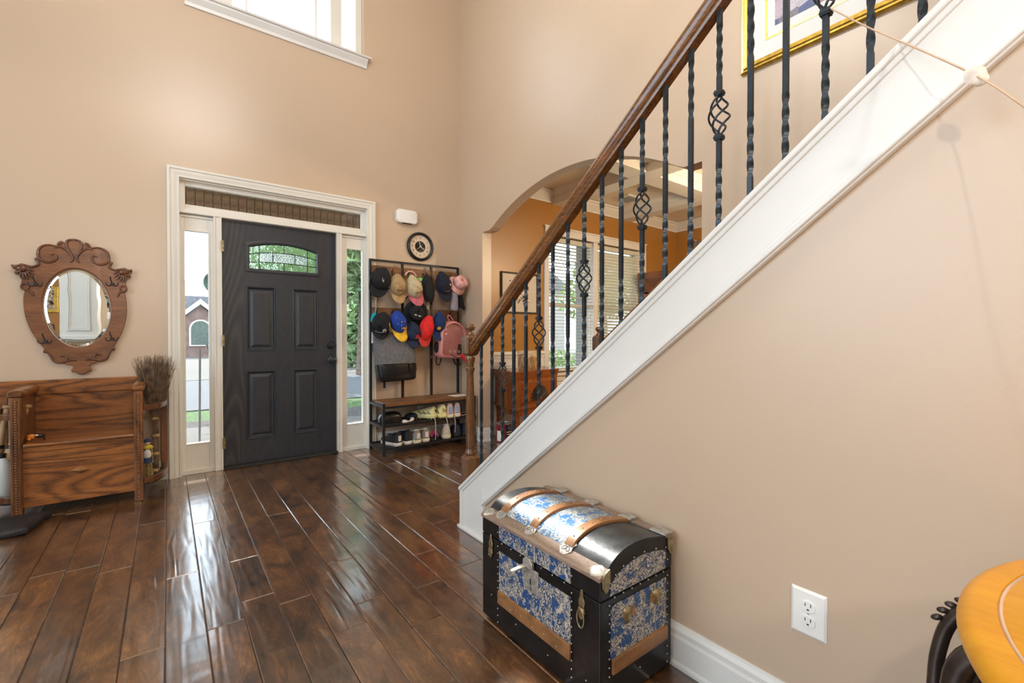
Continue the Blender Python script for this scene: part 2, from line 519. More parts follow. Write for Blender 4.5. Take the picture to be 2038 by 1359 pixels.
# ================================================================ STRUCTURE
def grid_wall(axis, p0, p1, a0, a1, z0, z1, holes):
    b = B()
    As = sorted({a0, a1, *[h[0] for h in holes], *[h[1] for h in holes]})
    Zs = sorted({z0, z1, *[h[2] for h in holes], *[h[3] for h in holes]})
    for i in range(len(As)-1):
        for j in range(len(Zs)-1):
            ca = (As[i]+As[i+1])/2; cz = (Zs[j]+Zs[j+1])/2
            if any(h[0] < ca < h[1] and h[2] < cz < h[3] for h in holes): continue
            if axis == 'y': b.box(As[i], As[i+1], p0, p1, Zs[j], Zs[j+1])
            else: b.box(p0, p1, As[i], As[i+1], Zs[j], Zs[j+1])
    return b
CEIL = 5.4
FY = 4.39      # front wall inner face
SX = 1.355     # stair wall face
DY = 4.15      # dining front wall inner face
WX0, WX1, WZ0, WZ1 = 0.155, 1.537, 3.765, 5.2
struct(grid_wall('y', FY, FY+0.17, -3.3, 2.71, -0.05, CEIL, [(0.06, 1.585, -0.05, 2.345), (WX0, WX1, WZ0, WZ1)]).build('wall_front', M['wall']))
# arch wall between foyer / stairs and dining room
pts = [(FY, -0.05), (3.93, -0.05), (3.93, 2.165), (3.80, 2.165)]
R = 1.975
for k in range(1, 40):
    y = 3.80 - (3.80-1.64)*k/40
    pts.append((y, 2.475 - (R - sqrt(R*R-(y-2.72)**2))))
pts += [(1.64, 2.16), (1.515, 2.16), (1.515, -0.05), (-3.5, -0.05), (-3.5, CEIL), (FY, CEIL)]
struct(B().prism(pts, 'x', 2.60, 2.71).build('wall_right', M['wall']))
struct(grid_wall('x', -3.35, -3.2, -3.5, FY, -0.05, CEIL, [(0.0, 2.8, 0.7, 3.7)]).build('wall_left', M['wall']))  # window opening added out of view to let sky light in sideways
struct(B().box(-1.35, 7, -3.65, -3.5, -0.05, CEIL).build('wall_back', M['wall']))
struct(B().box(-3.35, -1.35, -3.65, -3.5, -0.05, CEIL).build('wall_back_left', M['orange']))
struct(B().box(-3.35, 2.71, -3.65, FY+0.17, CEIL, CEIL+0.1).build('ceiling', M['ceil']))
# stair wall under the stringer
SL = 0.782
def zlow(y): return 0.262 + (1.925-y)*SL
def zcap(y): return 0.300 + (2.17-y)*SL
YT = -1.15
struct(B().prism([(2.235, -0.05), (2.235, zcap(2.235)-0.03), (YT, zcap(YT)-0.03), (-3.5, zcap(YT)-0.03), (-3.5, -0.05)], 'x', SX, 1.47).build('wall_stair', M['wall']))
# stringer skirt, cap and mouldings
st = B()
st.prism([(2.245, 0.0), (2.245, zcap(2.245)-0.012), (YT, zcap(YT)-0.012), (YT, zlow(YT)+0.03), (2.02, zlow(2.02)+0.03), (2.02, 0.0)], 'x', 1.338, SX+0.002)
tr = struct(st.build('trim_1', M['white'], bevel=0.002), 'white painted skirt board along the stair')
B().prism([(2.252, zcap(2.252)-0.022), (2.252, zcap(2.252)), (YT, zcap(YT)), (YT, zcap(YT)-0.022)], 'x', 1.322, 1.478).build('stringer_cap', M['white'], tr, bevel=0.004)
B().prism([(2.245, zcap(2.245)-0.04), (2.245, zcap(2.245)-0.02), (YT, zcap(YT)-0.02), (YT, zcap(YT)-0.04)], 'x', 1.331, 1.35).build('cap_moulding', M['white'], tr, bevel=0.003)
m = B()
m.prism([(2.02, zlow(2.02)), (2.02, zlow(2.02)+0.042), (YT, zlow(YT)+0.042), (YT, zlow(YT))], 'x', 1.332, SX)
m.prism([(2.02, zlow(2.02)+0.006), (2.02, zlow(2.02)+0.024), (YT, zlow(YT)+0.024), (YT, zlow(YT)+0.006)], 'x', 1.323, SX)
m.build('lower_moulding', M['white'], tr, bevel=0.004)
m = B().box(1.330, SX, 2.222, 2.252, 0, zcap(2.24)-0.02)
m.box(1.333, SX, 2.015, 2.024, 0, zlow(2.02)+0.1)
m.build('corner_strip', M['white'], tr, bevel=0.003)
m = B().box(1.322, SX, 1.50, 2.262, 0, 0.02).box(1.322, 1.46, 2.245, 2.268, 0, 0.02)
m.build('shoe_moulding', M['white'], tr, bevel=0.006)
# baseboards
def baseboard(name, axis, p, d, a0, a1, h=0.142):
    b = B()
    prof = [(0, 0), (0.018, 0), (0.018, 0.012), (0.014, 0.022), (0.014, h-0.045), (0.011, h-0.035), (0.011, h-0.02), (0.006, h-0.008), (0.004, h), (0, h)]
    q = [(p + d*u, z) for u, z in prof]
    if axis == 'y':
        b.v = []; n = len(q)
        b.loft([[(u, a0, z) for u, z in q], [(u, a1, z) for u, z in q]])
    else:
        b.loft([[(a0, u, z) for u, z in q], [(a1, u, z) for u, z in q]])
    return struct(b.build(name, M['white']))
baseboard('baseboard_stair', 'y', SX, -1, -3.5, 2.02)
baseboard('baseboard_front', 'x', FY, -1, 1.65, 2.60)
baseboard('baseboard_front_left', 'x', FY, -1, -3.2, 0.0)
baseboard('baseboard_right', 'y', 2.60, -1, 3.93, FY)
baseboard('baseboard_jamb', 'x', 3.93, -1, 2.585, 2.725)
baseboard('baseboard_left', 'y', -3.2, 1, -3.5, FY)

# ---------------------------------------------------------------- floor of separate planks
fl = struct(B().box(-3.3, 6.6, -3.6, FY+0.05, -0.06, -0.022).build('floor', M['dark']))
PW = 0.124
joints = {0: [2.57], 1: [2.03, 3.23], 2: [2.58, 3.75], 3: [2.05], 4: [1.72, 3.1], 5: [1.26, 1.86, 2.27], 6: [1.59, 2.79], 7: [1.82, 3.02], 8: [2.10, 3.4], -1: [2.02, 3.4], -3: [2.93]}
plank_mesh = {}
def plank_geo(L):
    b = B(); w = PW/2-0.0006; l = L/2-0.0006; e = 0.0035
    lo = [(-w,-l,-0.02),(w,-l,-0.02),(w,l,-0.02),(-w,l,-0.02)]
    md = [(x,y,-0.003) for x,y,z in lo]
    hi = [(-w+e,-l+e,0),(w-e,-l+e,0),(w-e,l-e,0),(-w+e,l-e,0)]
    return b.add(lo+md+hi, [(8,9,10,11)]+[(i,(i+1)%4,4+(i+1)%4,4+i) for i in range(4)]+[(4+i,4+(i+1)%4,8+(i+1)%4,8+i) for i in range(4)])
far = B(); npl = 0
for k in range(-27, 54):
    x = -0.012 + PW*k + PW/2
    y = FY+0.04
    js = sorted(joints.get(k, []), reverse=True)
    cuts = [y]
    rr = random.Random(k*13+5)
    if js:
        cuts += js
    else:
        cuts.append(y - rr.uniform(0.25, 1.1))
    while cuts[-1] > -3.4:
        cuts.append(cuts[-1] - rr.choice([0.42, 0.6, 0.78, 0.92, 1.1, 1.22]))
    for a, b_ in zip(cuts[:-1], cuts[1:]):
        L = round(a-b_, 3); cy = (a+b_)/2
        near = (-1.35 < x < 2.6 and cy > 0.25 and not (x > 1.5 and cy < 2.0)) or (2.6 <= x < 3.5 and cy > 3.0)
        if x > 2.75 and cy > DY+0.1: continue
        if near and npl < 300:
            npl += 1
            if L in plank_mesh:
                o = bpy.data.objects.new('plank', plank_mesh[L]); col.objects.link(o); o.parent = fl
            else:
                o = plank_geo(L).build('plank', M['floor'], fl, local=True); plank_mesh[L] = o.data
            o.location = (x, cy, rr.uniform(-0.0008, 0.0004)); o.rotation_euler = (0, radians(rr.gauss(0, 0.22)), 0)
        else:
            g = plank_geo(L).move((x, cy, 0)); far.add(g.v, g.f)
o = far.build('plank_field', M['floor'], fl); o['kind'] = 'stuff'

# ---------------------------------------------------------------- entry door unit
casing = struct(B().build('trim_2', M['cream'])) if False else None
ty = FY-0.022
prof = [(0.0, FY), (0.0, ty-0.010), (0.004, ty-0.013), (0.018, ty-0.013), (0.022, ty-0.004), (0.030, ty-0.004), (0.034, ty-0.008), (0.044, ty-0.007), (0.062, ty-0.001), (0.066, ty-0.007), (0.076, ty-0.007), (0.079, ty), (0.079, FY+0.03)]
X0, X1, Z1 = 0.009, 1.636, 2.405
b = B().grid([[(X0+e, y, 0), (X0+e, y, Z1-e), (X1-e, y, Z1-e), (X1-e, y, 0)] for e, y in prof])
trim2 = struct(b.build('trim_2', M['cream']), 'cream painted casing around the front door')
fy = FY+0.03        # face of frame members
b = B()
for x0, x1, zt in ((0.06, 0.085, 2.345), (0.318, 0.362, 2.06), (1.276, 1.318, 2.06), (1.555, 1.585, 2.345)): b.box(x0, x1, fy-0.03, fy+0.13, 0, zt)
b.box(0.085, 1.555, fy-0.03, fy+0.13, 2.06, 2.098); b.box(0.085, 1.555, fy-0.03, fy+0.13, 2.315, 2.345)
for x0, x1 in ((0.308, 0.320), (0.352, 0.364), (1.274, 1.286), (1.308, 1.32)): b.box(x0, x1, fy-0.038, fy-0.028, 0, 2.062)
b.box(0.085, 1.555, fy-0.038, fy-0.028, 2.062, 2.076)
b.build('frame', M['cream'], trim2, bevel=0.002)
def sidelight(n, x0, x1, gx0, gx1, gz0, gz1, lab):
    b = B()
    b.box(x0, gx0, fy, fy+0.04, 0.02, 2.058); b.box(gx1, x1, fy, fy+0.04, 0.02, 2.058)
    b.box(gx0, gx1, fy, fy+0.04, 0.02, gz0); b.box(gx0, gx1, fy, fy+0.04, gz1, 2.058)
    for e in (0.0, ):
        b.box(x0, x0+0.012, fy-0.012, fy, 0.036, 2.036); b.box(x1-0.012, x1, fy-0.012, fy, 0.036, 2.036)
        b.box(x0, x1, fy-0.012, fy, 2.036, 2.05)
    o = struct(b.build('window_%d' % n, M['cream'], bevel=0.002), lab)
    B().box(gx0, gx1, fy+0.015, fy+0.021, gz0, gz1).build('pane', M['glass'], o)
    b = B().frame(gx0-0.01, gx1+0.01, fy-0.005, fy, gz0-0.01, gz1+0.01, 0.01)
    b.build('glazing_bead', M['cream'], o)
    B().box(x0-0.004, x1+0.004, fy-0.02, fy+0.01, 0.0, 0.035).build('sill', M['cream'], o, bevel=0.003)
    return o
sidelight(2, 0.085, 0.318, 0.120, 0.274, 0.242, 1.930, 'tall narrow sidelight window at the hinge side of the black door')
sidelight(3, 1.318, 1.555, 1.374, 1.524, 0.254, 1.931, 'tall narrow sidelight window between black door and hat rack')
b = B()
tx0, tx1, tz0, tz1 = 0.125, 1.518, 2.137, 2.283
b.box(0.085, tx0, fy, fy+0.04, 2.098, 2.315); b.box(tx1, 1.555, fy, fy+0.04, 2.098, 2.315)
b.box(tx0, tx1, fy, fy+0.04, 2.098, tz0); b.box(tx0, tx1, fy, fy+0.04, tz1, 2.315)
tro = struct(b.build('window_4', M['cream'], bevel=0.002), 'transom window above the black front door')
B().box(tx0, tx1, fy+0.015, fy+0.02, tz0, tz1).build('pane', M['glass'], tro)
# door slab
DX0, DX1, DZ0, DZ1 = 0.364, 1.275, 0.022, 2.055
dy = FY+0.036
LX0, LX1, LZ0 = 0.548, 1.122, 1.655
def lz(x): return 1.872 + 0.045*(1-((x-0.835)/0.287)**2)   # top of the lite
PAN = [(0.537, 0.762, 0.970, 1.521), (0.898, 1.118, 0.970, 1.521), (0.533, 0.760, 0.218, 0.802), (0.896, 1.116, 0.218, 0.800)]
door = B()
# slab with openings: build column strips around the lite and recessed panels
holes = [(p[0]+0.012, p[1]-0.012, p[2]+0.012, p[3]-0.012) for p in PAN]
g = grid_wall('y', dy, dy+0.044, DX0, DX1, DZ0, 1.62, holes)
door.add(g.v, g.f)
door.box(DX0, LX0, dy, dy+0.044, 1.62, DZ1); door.box(LX1, DX1, dy, dy+0.044, 1.62, DZ1)
door.box(LX0, LX1, dy, dy+0.044, 1.62, LZ0)
top = [(LX0, DZ1), (LX0, lz(LX0))] + [(LX0+(LX1-LX0)*k/16, lz(LX0+(LX1-LX0)*k/16)) for k in range(1, 16)] + [(LX1, lz(LX1)), (LX1, DZ1)]
door.prism(top, 'y', dy, dy+0.044)
d1 = struct(door.build('door_1', M['door']), 'black wood-grain front door with arched leaded glass')
for p in PAN:
    x0, x1, z0, z1 = p
    def rg(e, y): return [(x0+e, y, z0+e), (x1-e, y, z0+e), (x1-e, y, z1-e), (x0+e, y, z1-e)]
    b = B().loft([rg(0, dy), rg(0.006, dy-0.006), rg(0.012, dy-0.004), rg(0.020, dy+0.010), rg(0.030, dy+0.012), rg(0.052, dy+0.001), rg(0.056, dy)], caps=False)
    b.f.append((24, 25, 26, 27))
    pan = b.build('panel', M['door'], d1)
# lite frame, panes, came
def litering(e):
    q = [(LX0-e, LZ0-e)] + [(LX1+e, LZ0-e)]
    q += [(LX1+e-(LX1-LX0+2*e)*k/16, lz(LX1-(LX1-LX0)*k/16)+e) for k in range(17)]
    return q
b = B()
rings = [[(x, y, z) for x, z in litering(e)] for e, y in ((0.012, dy), (0.012, dy-0.010), (0.002, dy-0.014), (-0.012, dy-0.010), (-0.018, dy+0.006), (-0.018, dy+0.03))]
b.loft(rings, caps=False)
lf = b.build('lite_frame', M['door'], d1, smooth=50)
gx0, gx1 = LX0+0.018, LX1-0.018
gz0 = LZ0+0.018
def gtop(x): return lz(LX0+(x-gx0)/(gx1-gx0)*(LX1-LX0))-0.018
def band(x, t): return gz0 + (gtop(x)-gz0)*t
vx = [gx0, gx0+0.075, gx1-0.075, gx1]
vm = (gx0+gx1)/2
cols3 = [(gx0, vx[1]), (vx[1], vm), (vm, vx[2]), (vx[2], gx1)]
def pane(x0, x1, t0, t1, mt):
    n = 5
    xs = [x0+(x1-x0)*k/n for k in range(n+1)]
    q = [(x, band(x, t0)) for x in xs] + [(x, band(x, t1)) for x in reversed(xs)]
    return B().prism(q, 'y', dy+0.017, dy+0.022).build('pane', mt, d1)
for x0, x1 in cols3:
    pane(x0, x1, 0, 0.30, M['obscure']); pane(x0, x1, 0.68, 1, M['obscure'])
pane(gx0, vx[1], 0.30, 0.68, M['obscure']); pane(vx[2], gx1, 0.30, 0.68, M['obscure'])
mids = [vx[1], vx[1]+0.105, vx[2]-0.105, vx[2]]
for x0, x1 in zip(mids[:-1], mids[1:]): pane(x0, x1, 0.30, 0.68, M['pebble'])
b = B()
for t in (0.0, 0.30, 0.68, 1.0):
    b.tube([(gx0+(gx1-gx0)*k/14, dy+0.016, band(gx0+(gx1-gx0)*k/14, t)) for k in range(15)], 0.0035, 6)
for x, t0, t1 in ((vx[1], 0, 1), (vx[2], 0, 1), (vm, 0, .3), (vm, .68, 1), (mids[1], .3, .68), (mids[2], .3, .68), (gx0, 0, 1), (gx1, 0, 1)):
    b.tube([(x, dy+0.016, band(x, t0)), (x, dy+0.016, band(x, t1))], 0.0035, 6)
b.build('lead_came', M['dark'], d1)
kx = 1.232
B().lathe([(0.033, 0), (0.033, -0.008), (0.028, -0.014), (0.026, -0.022), (0.0, -0.024)], (1.224, dy, 1.011), 20, 'y').build('deadbolt', M['iron'], d1, smooth=40)
B().box(1.206, 1.242, dy-0.036, dy-0.02, 1.005, 1.018).build('thumb_turn', M['iron'], d1, bevel=0.003)
B().lathe([(0.033, 0), (0.033, -0.006), (0.024, -0.012), (0.013, -0.018), (0.012, -0.035), (0.022, -0.042), (0.028, -0.055), (0.026, -0.066), (0.014, -0.072), (0.0, -0.072)], (kx, dy, 0.874), 20, 'y').build('knob', M['iron'], d1, smooth=40)
for z in (0.22, 1.06, 1.83):
    b = B().tube([(0.366, FY-0.008, z-0.045), (0.366, FY-0.008, z+0.045)], 0.008, 10)
    b.box(0.352, 0.378, FY-0.006, FY+0.04, z-0.045, z+0.045)
    b.build('hinge', M['brass'], d1)
B().tube([(0.64+0.012*k, dy-0.003, 0.068+0.004*sin(k*1.1)) for k in range(5)], [0.002,0.006,0.008,0.006,0.002], 8).build('knocker_scuff', M['silver'], d1) if False else None
B().box(0.364, 1.276, FY-0.02, FY+0.16, 0, 0.02).build('threshold', M['dark'], trim2, bevel=0.004)

# ---------------------------------------------------------------- upper foyer window
wy = FY+0.06
b = B()
for x0, x1, y0 in ((WX0, 0.185, wy), (0.325, 0.455, wy-0.005), (1.245, 1.345, wy-0.005), (1.478, WX1, wy)): b.box(x0, x1, y0, wy+0.09, WZ0, WZ1)
b.box(WX0, WX1, wy, wy+0.09, WZ1-0.04, WZ1)
w1 = struct(b.build('window_1', M['cream'], bevel=0.003), 'high three-part window with white sill over the front door')
b = B()
for x0, x1 in ((0.185, 0.325), (0.455, 1.245), (1.345, 1.478)):
    b.box(x0, x1, wy+0.02, wy+0.07, WZ0, WZ0+0.03)
b.build('sash', M['white'], w1, bevel=0.003)
for x0, x1 in ((0.185, 0.325), (0.455, 1.245), (1.345, 1.478)):
    B().box(x0, x1, wy+0.042, wy+0.048, WZ0+0.03, WZ1-0.04).build('pane', M['glass'], w1)
b = B()
for x in (0.565, 1.125): b.box(x-0.009, x+0.009, wy+0.032, wy+0.05, WZ0+0.03, WZ1-0.04)
b.box(0.455, 1.245, wy+0.032, wy+0.05, WZ0+0.085, WZ0+0.1)
b.build('muntin', M['white'], w1)
b = B().prism([(FY+0.09, 3.765), (FY-0.075, 3.765), (FY-0.08, 3.757), (FY-0.075, 3.748), (FY+0.09, 3.748)], 'x', 0.105, 1.587)
b.prism([(FY, 3.748), (FY-0.055, 3.748), (FY-0.05, 3.735), (FY-0.02, 3.70), (FY-0.016, 3.675), (FY, 3.675)], 'x', 0.131, 1.561)
b.build('sill', M['white'], w1)

# ---------------------------------------------------------------- dining room shell
DC = 2.85
HX0, HX1, HZ0, HZ1 = 3.70, 5.53, 0.64, 2.33
struct(grid_wall('y', DY, DY+0.2, 2.71, 6.5, -0.05, DC, [(HX0, HX1, HZ0, HZ1)]).build('wall_dining_front', M['orange']))
struct(B().box(6.375, 6.5, -3.5, DY, -0.05, DC).build('wall_dining_side', M['orange']))
struct(B().box(2.71, 6.4, -0.6, -0.5, -0.05, DC).build('wall_dining_back', M['orange']))
dcl = struct(B().box(2.71, 6.5, -0.6, DY+0.2, DC, DC+0.1).build('ceiling_dining', M['ceil']))
b = B()
for x in (3.87, 5.12): b.box(x-0.11, x+0.11, -0.5, DY, 2.70, DC)
for y in (2.88, 1.55):
    for xa, xb in ((2.71, 3.76), (3.98, 5.01), (5.23, 6.375)): b.box(xa, xb, y-0.11, y+0.11, 2.7005, DC)
b.build('coffer_beam', M['white'], dcl, bevel=0.004)
b = B()
def crownprof(s): return [(0, 0), (s*0.012, 0), (s*0.014, 0.02), (s*0.04, 0.05), (s*0.07, 0.085), (s*0.078, 0.10), (s*0.095, 0.11), (s*0.095, 0.13), (0, 0.13)]
cz = 2.715
for s, y in ((-1, DY),):
    b.loft([[(2.71, y+u, cz+z) for u, z in crownprof(s)], [(6.375, y+u, cz+z) for u, z in crownprof(s)]])
b.loft([[(6.375+u, -0.5, cz+z) for u, z in crownprof(-1)], [(6.375+u, DY, cz+z) for u, z in crownprof(-1)]])
b.loft([[(2.71+u, -0.5, cz+z) for u, z in crownprof(1)], [(2.71+u, DY, cz+z) for u, z in crownprof(1)]])
struct(b.build('trim_3', M['white']), 'white crown moulding round the dining room')
b = B()
sm = [(0, 0), (0.02, 0), (0.022, 0.02), (0.05, 0.05), (0.055, 0.065), (0, 0.065)]
for x in (3.87, 5.12):
    for s in (-1, 1): b.loft([[(x+s*(0.11+u), -0.5, 2.785+z) for u, z in sm], [(x+s*(0.11+u), DY, 2.785+z) for u, z in sm]])
for y in (2.88, 1.55):
    for s in (-1, 1): b.loft([[(2.71, y+s*(0.11+u), 2.785+z) for u, z in sm], [(6.375, y+s*(0.11+u), 2.785+z) for u, z in sm]])
b.build('beam_moulding', M['white'], dcl)
# wainscot and chair rail
b = B().box(2.71, HX0-0.07, DY-0.008, DY, 0, 0.85).box(HX1+0.07, 6.375, DY-0.008, DY, 0, 0.85).box(HX0-0.07, HX1+0.07, DY-0.008, DY, 0, HZ0-0.10)
wn = struct(b.build('trim_4', M['white']), 'white wainscot below the chair rail in the dining room')
B().prism([(DY, 0.84), (DY-0.015, 0.845), (DY-0.02, 0.875), (DY-0.032, 0.885), (DY-0.032, 0.90), (DY-0.02, 0.915), (DY, 0.92)], 'x', 2.71, 3.63).build('chair_rail', M['white'], wn)
b = B()
for x0, x1 in ((2.82, 3.55),):
    for a in (0, 0.03):
        b.frame(x0+a, x1-a, DY-0.016, DY-0.006, 0.22+a, 0.772-a, 0.012)
b.box(2.71, 6.375, DY-0.022, DY, 0, 0.13)
b.build('panel_moulding', M['white'], wn)
# dining window
b = B()
yy = DY+0.10
b.box(HX0, HX1, yy+0.001, yy+0.079, HZ1-0.04, HZ1).box(HX0, HX1, yy+0.001, yy+0.079, HZ0, HZ0+0.05)
for x0, x1 in ((HX0, HX0+0.05), (4.49, 4.58), (HX1-0.05, HX1)): b.box(x0, x1, yy-0.06, yy+0.08, HZ0, HZ1)
w5 = struct(b.build('window_5', M['white'], bevel=0.003), 'double dining room window with white blinds')
b = B().box(HX0-0.06, HX1+0.06, DY-0.025, DY, HZ1, HZ1+0.085).box(HX0-0.075, HX1+0.075, DY-0.035, DY, HZ1+0.085, HZ1+0.105)
b.box(HX0-0.07, HX0, DY-0.022, DY, HZ0, HZ1).box(HX1, HX1+0.07, DY-0.022, DY, HZ0, HZ1).box(4.495, 4.575, DY-0.012, DY+0.05, HZ0, HZ1)
b.box(HX0-0.09, HX1+0.09, DY-0.05, DY+0.02, HZ0-0.03, HZ0).box(HX0-0.07, HX1+0.07, DY-0.02, DY, HZ0-0.10, HZ0-0.03)
b.build('casing', M['white'], w5, bevel=0.003)
for x0, x1 in ((HX0+0.05, 4.49), (4.58, HX1-0.05)):
    s = B().box(x0, x1, yy+0.02, yy+0.07, 1.47, 1.515)
    s.box(x0, x0+0.035, yy+0.02, yy+0.06, HZ0+0.05, HZ1-0.04).box(x1-0.035, x1, yy+0.02, yy+0.06, HZ0+0.05, HZ1-0.04)
    sa = s.build('sash', M['white'], w5, bevel=0.002)
    for z0, z1 in ((HZ0+0.05, 1.47), (1.515, HZ1-0.04)):
        B().box(x0, x1, yy+0.04, yy+0.045, z0, z1).build('pane', M['glass'], w5)
    mu = B()
    xm = (x0+x1)/2
    mu.box(x0, x1, yy+0.03, yy+0.05, 1.60, 1.612)
    mu.build('muntin', M['white'], sa)
# blinds: every slat its own part
m, nt, bs = newmat('blind_slat_vinyl')
df = N(nt, 'ShaderNodeBsdfDiffuse'); df.inputs[0].default_value = (0.84, 0.82, 0.74, 1)
tl = N(nt, 'ShaderNodeBsdfTranslucent'); tl.inputs[0].default_value = (0.88, 0.86, 0.76, 1)
mx = N(nt, 'ShaderNodeMixShader'); mx.inputs[0].default_value = 0.35
nt.links.new(df.outputs[0], mx.inputs[1]); nt.links.new(tl.outputs[0], mx.inputs[2]); nt.links.new(mx.outputs[0], nt.nodes['Material Output'].inputs[0])
M['slat'] = m
def blind(x0, x1, tilt, lab):
    t = thing('window_blind', lab, 'blind', ((x0+x1)/2, DY+0.045, HZ0+0.02), group='blinds in the dining room window')
    w = x1-x0
    B().box(-w/2, w/2, -0.028, 0.028, 1.60, 1.655).build('headrail', M['slat'], t, local=True)
    B().box(-w/2, w/2, -0.025, 0.025, 0.0, 0.02).build('bottom_rail', M['slat'], t, local=True, bevel=0.003)
    n = 37
    base = None
    for i in range(n):
        if base is None:
            q = B().grid([[(-w/2, u*0.025, 0.003*(1-u*u)) for u in (-1, -.5, 0, .5, 1)], [(w/2, u*0.025, 0.003*(1-u*u)) for u in (-1, -.5, 0, .5, 1)]])
            base = q.build('slat', M['slat'], t, local=True, solid=0.003); o = base
        else:
            o = inst(base, 'slat', t, (0, 0, 0))
        o.location = (0, 0, 0.045 + i*0.042); o.rotation_euler = (tilt, 0, 0)
    for x in (-w*0.36, 0.0, w*0.36):
        B().tube([(x, -0.027, 0.01), (x, -0.027, 1.62)], 0.0012, 5).build('ladder_cord', M['slat'], t, local=True)
    B().tube([(w*0.47, -0.035, 1.6), (w*0.47, -0.035, 0.95)], 0.002, 6).build('pull_cord', M['slat'], t, local=True)
    return t
blind(HX0+0.005, 4.488, radians(-3), 'white slatted blind with open slats beside the framed picture')
blind(4.582, HX1-0.005, radians(-38), 'white slatted blind with slats tilted nearly shut beside the hutch')
M['siding0'] = plain('grey_louver', (0.30, 0.31, 0.30, 1), 0.5)
b = B().box(4.55, 4.85, 3.62, 3.87, DC-0.012, DC)
vt = tag(b.build('ceiling_vent', M['white'], bevel=0.003), 'white ceiling air vent between the coffer beams', 'vent')
for k in range(9):
    B().obox((4.61+k*0.0225, 3.745, DC-0.016), (0.019, 0.19, 0.003), (0, radians(20), 0)).build('louver', M['siding0'], vt)
# ================================================================ STAIRCASE
stair = thing('staircase', 'flight of wooden stair treads with white risers behind the iron balusters', 'staircase', (2.03, 2.2, 0))
RUN, RISE = 0.243, 0.19
for i in range(14):
    y1 = 2.17 - i*RUN; z = (i+1)*RISE
    B().box(1.474, 2.595, y1-RUN-0.005, y1+0.025, z-0.03, z).build('tread', M['rail'], stair, bevel=0.006)
    B().box(1.474, 2.595, y1-0.015, y1, z-RISE, z-0.03).build('riser', M['white'], stair)
struct(B().box(1.355, 2.60, -3.5, YT-0.08, 2.5, 2.66).build('floor_landing', M['floor']))
def rlow(y): return 1.286 + (1.828-y)*0.786
railprof = [(-0.019,0),(0.019,0),(0.021,0.012),(0.027,0.016),(0.024,0.026),(0.030,0.036),(0.031,0.046),(0.026,0.057),(0.014,0.064),(0,0.066),(-0.014,0.064),(-0.026,0.057),(-0.031,0.046),(-0.030,0.036),(-0.024,0.026),(-0.027,0.016),(-0.021,0.012)]
def sqring(z, a, s):
    h = s/2
    return [(h*(cos(a)*u - sin(a)*w), h*(sin(a)*u + cos(a)*w), z) for u, w in ((-1,-1),(1,-1),(1,1),(-1,1))]
def bar_rings(z0, z1, zones, s=0.0135):
    zs = [z0]; a = 0; out = [sqring(z0, 0, s)]
    for t0, t1, turns in zones:
        out.append(sqring(t0, a, s))
        n = int(turns*26)
        for k in range(1, n+1):
            a += 2*pi*turns/n
            out.append(sqring(t0+(t1-t0)*k/n, a, s*(1.0)))
    out.append(sqring(z1, a, s))
    return out
LB = 0.745
m1 = B().loft(bar_rings(0, LB, [(0.10, 0.30, 1.0), (0.46, 0.66, 1.0)])).build('baluster', M['iron'], smooth=38)
m2 = B().loft(bar_rings(0, LB, [(0.05, 0.24, 1.0), (0.50, 0.70, 1.0)])).build('baluster', M['iron'], smooth=38)
bk = B().loft(bar_rings(0, 0.335, [(0.06, 0.25, 1.0)]))
bk.loft(bar_rings(0.465, LB, [(0.52, 0.69, 1.0)]))
for z in (0.322, 0.462):
    bk.box(-0.0115, 0.0115, -0.0115, 0.0115, z, z+0.016)
    bk.box(-0.013, 0.013, -0.013, 0.013, z+0.005, z+0.011)
m3 = bk.build('baluster', M['iron'], smooth=38)
wr = B()
for q in range(4):
    pts = []
    for k in range(21):
        t = k/20
        a = pi*q/2 + pi*1.5*t
        r = 0.004 + 0.027*sin(pi*t)**0.9
        pts.append((r*cos(a), r*sin(a), 0.337 + 0.127*t))
    wr.tube(pts, 0.0034, 6)
mb = wr.build('basket', M['iron'], smooth=60)
protos = {'a': m1.data, 'b': m2.data, 'k': m3.data, 'w': mb.data}
for o in (m1, m2, m3, mb): bpy.data.objects.remove(o)
def put(me, name, parent, loc):
    o = bpy.data.objects.new(name, me); col.objects.link(o); o.parent = parent; o.location = loc; return o
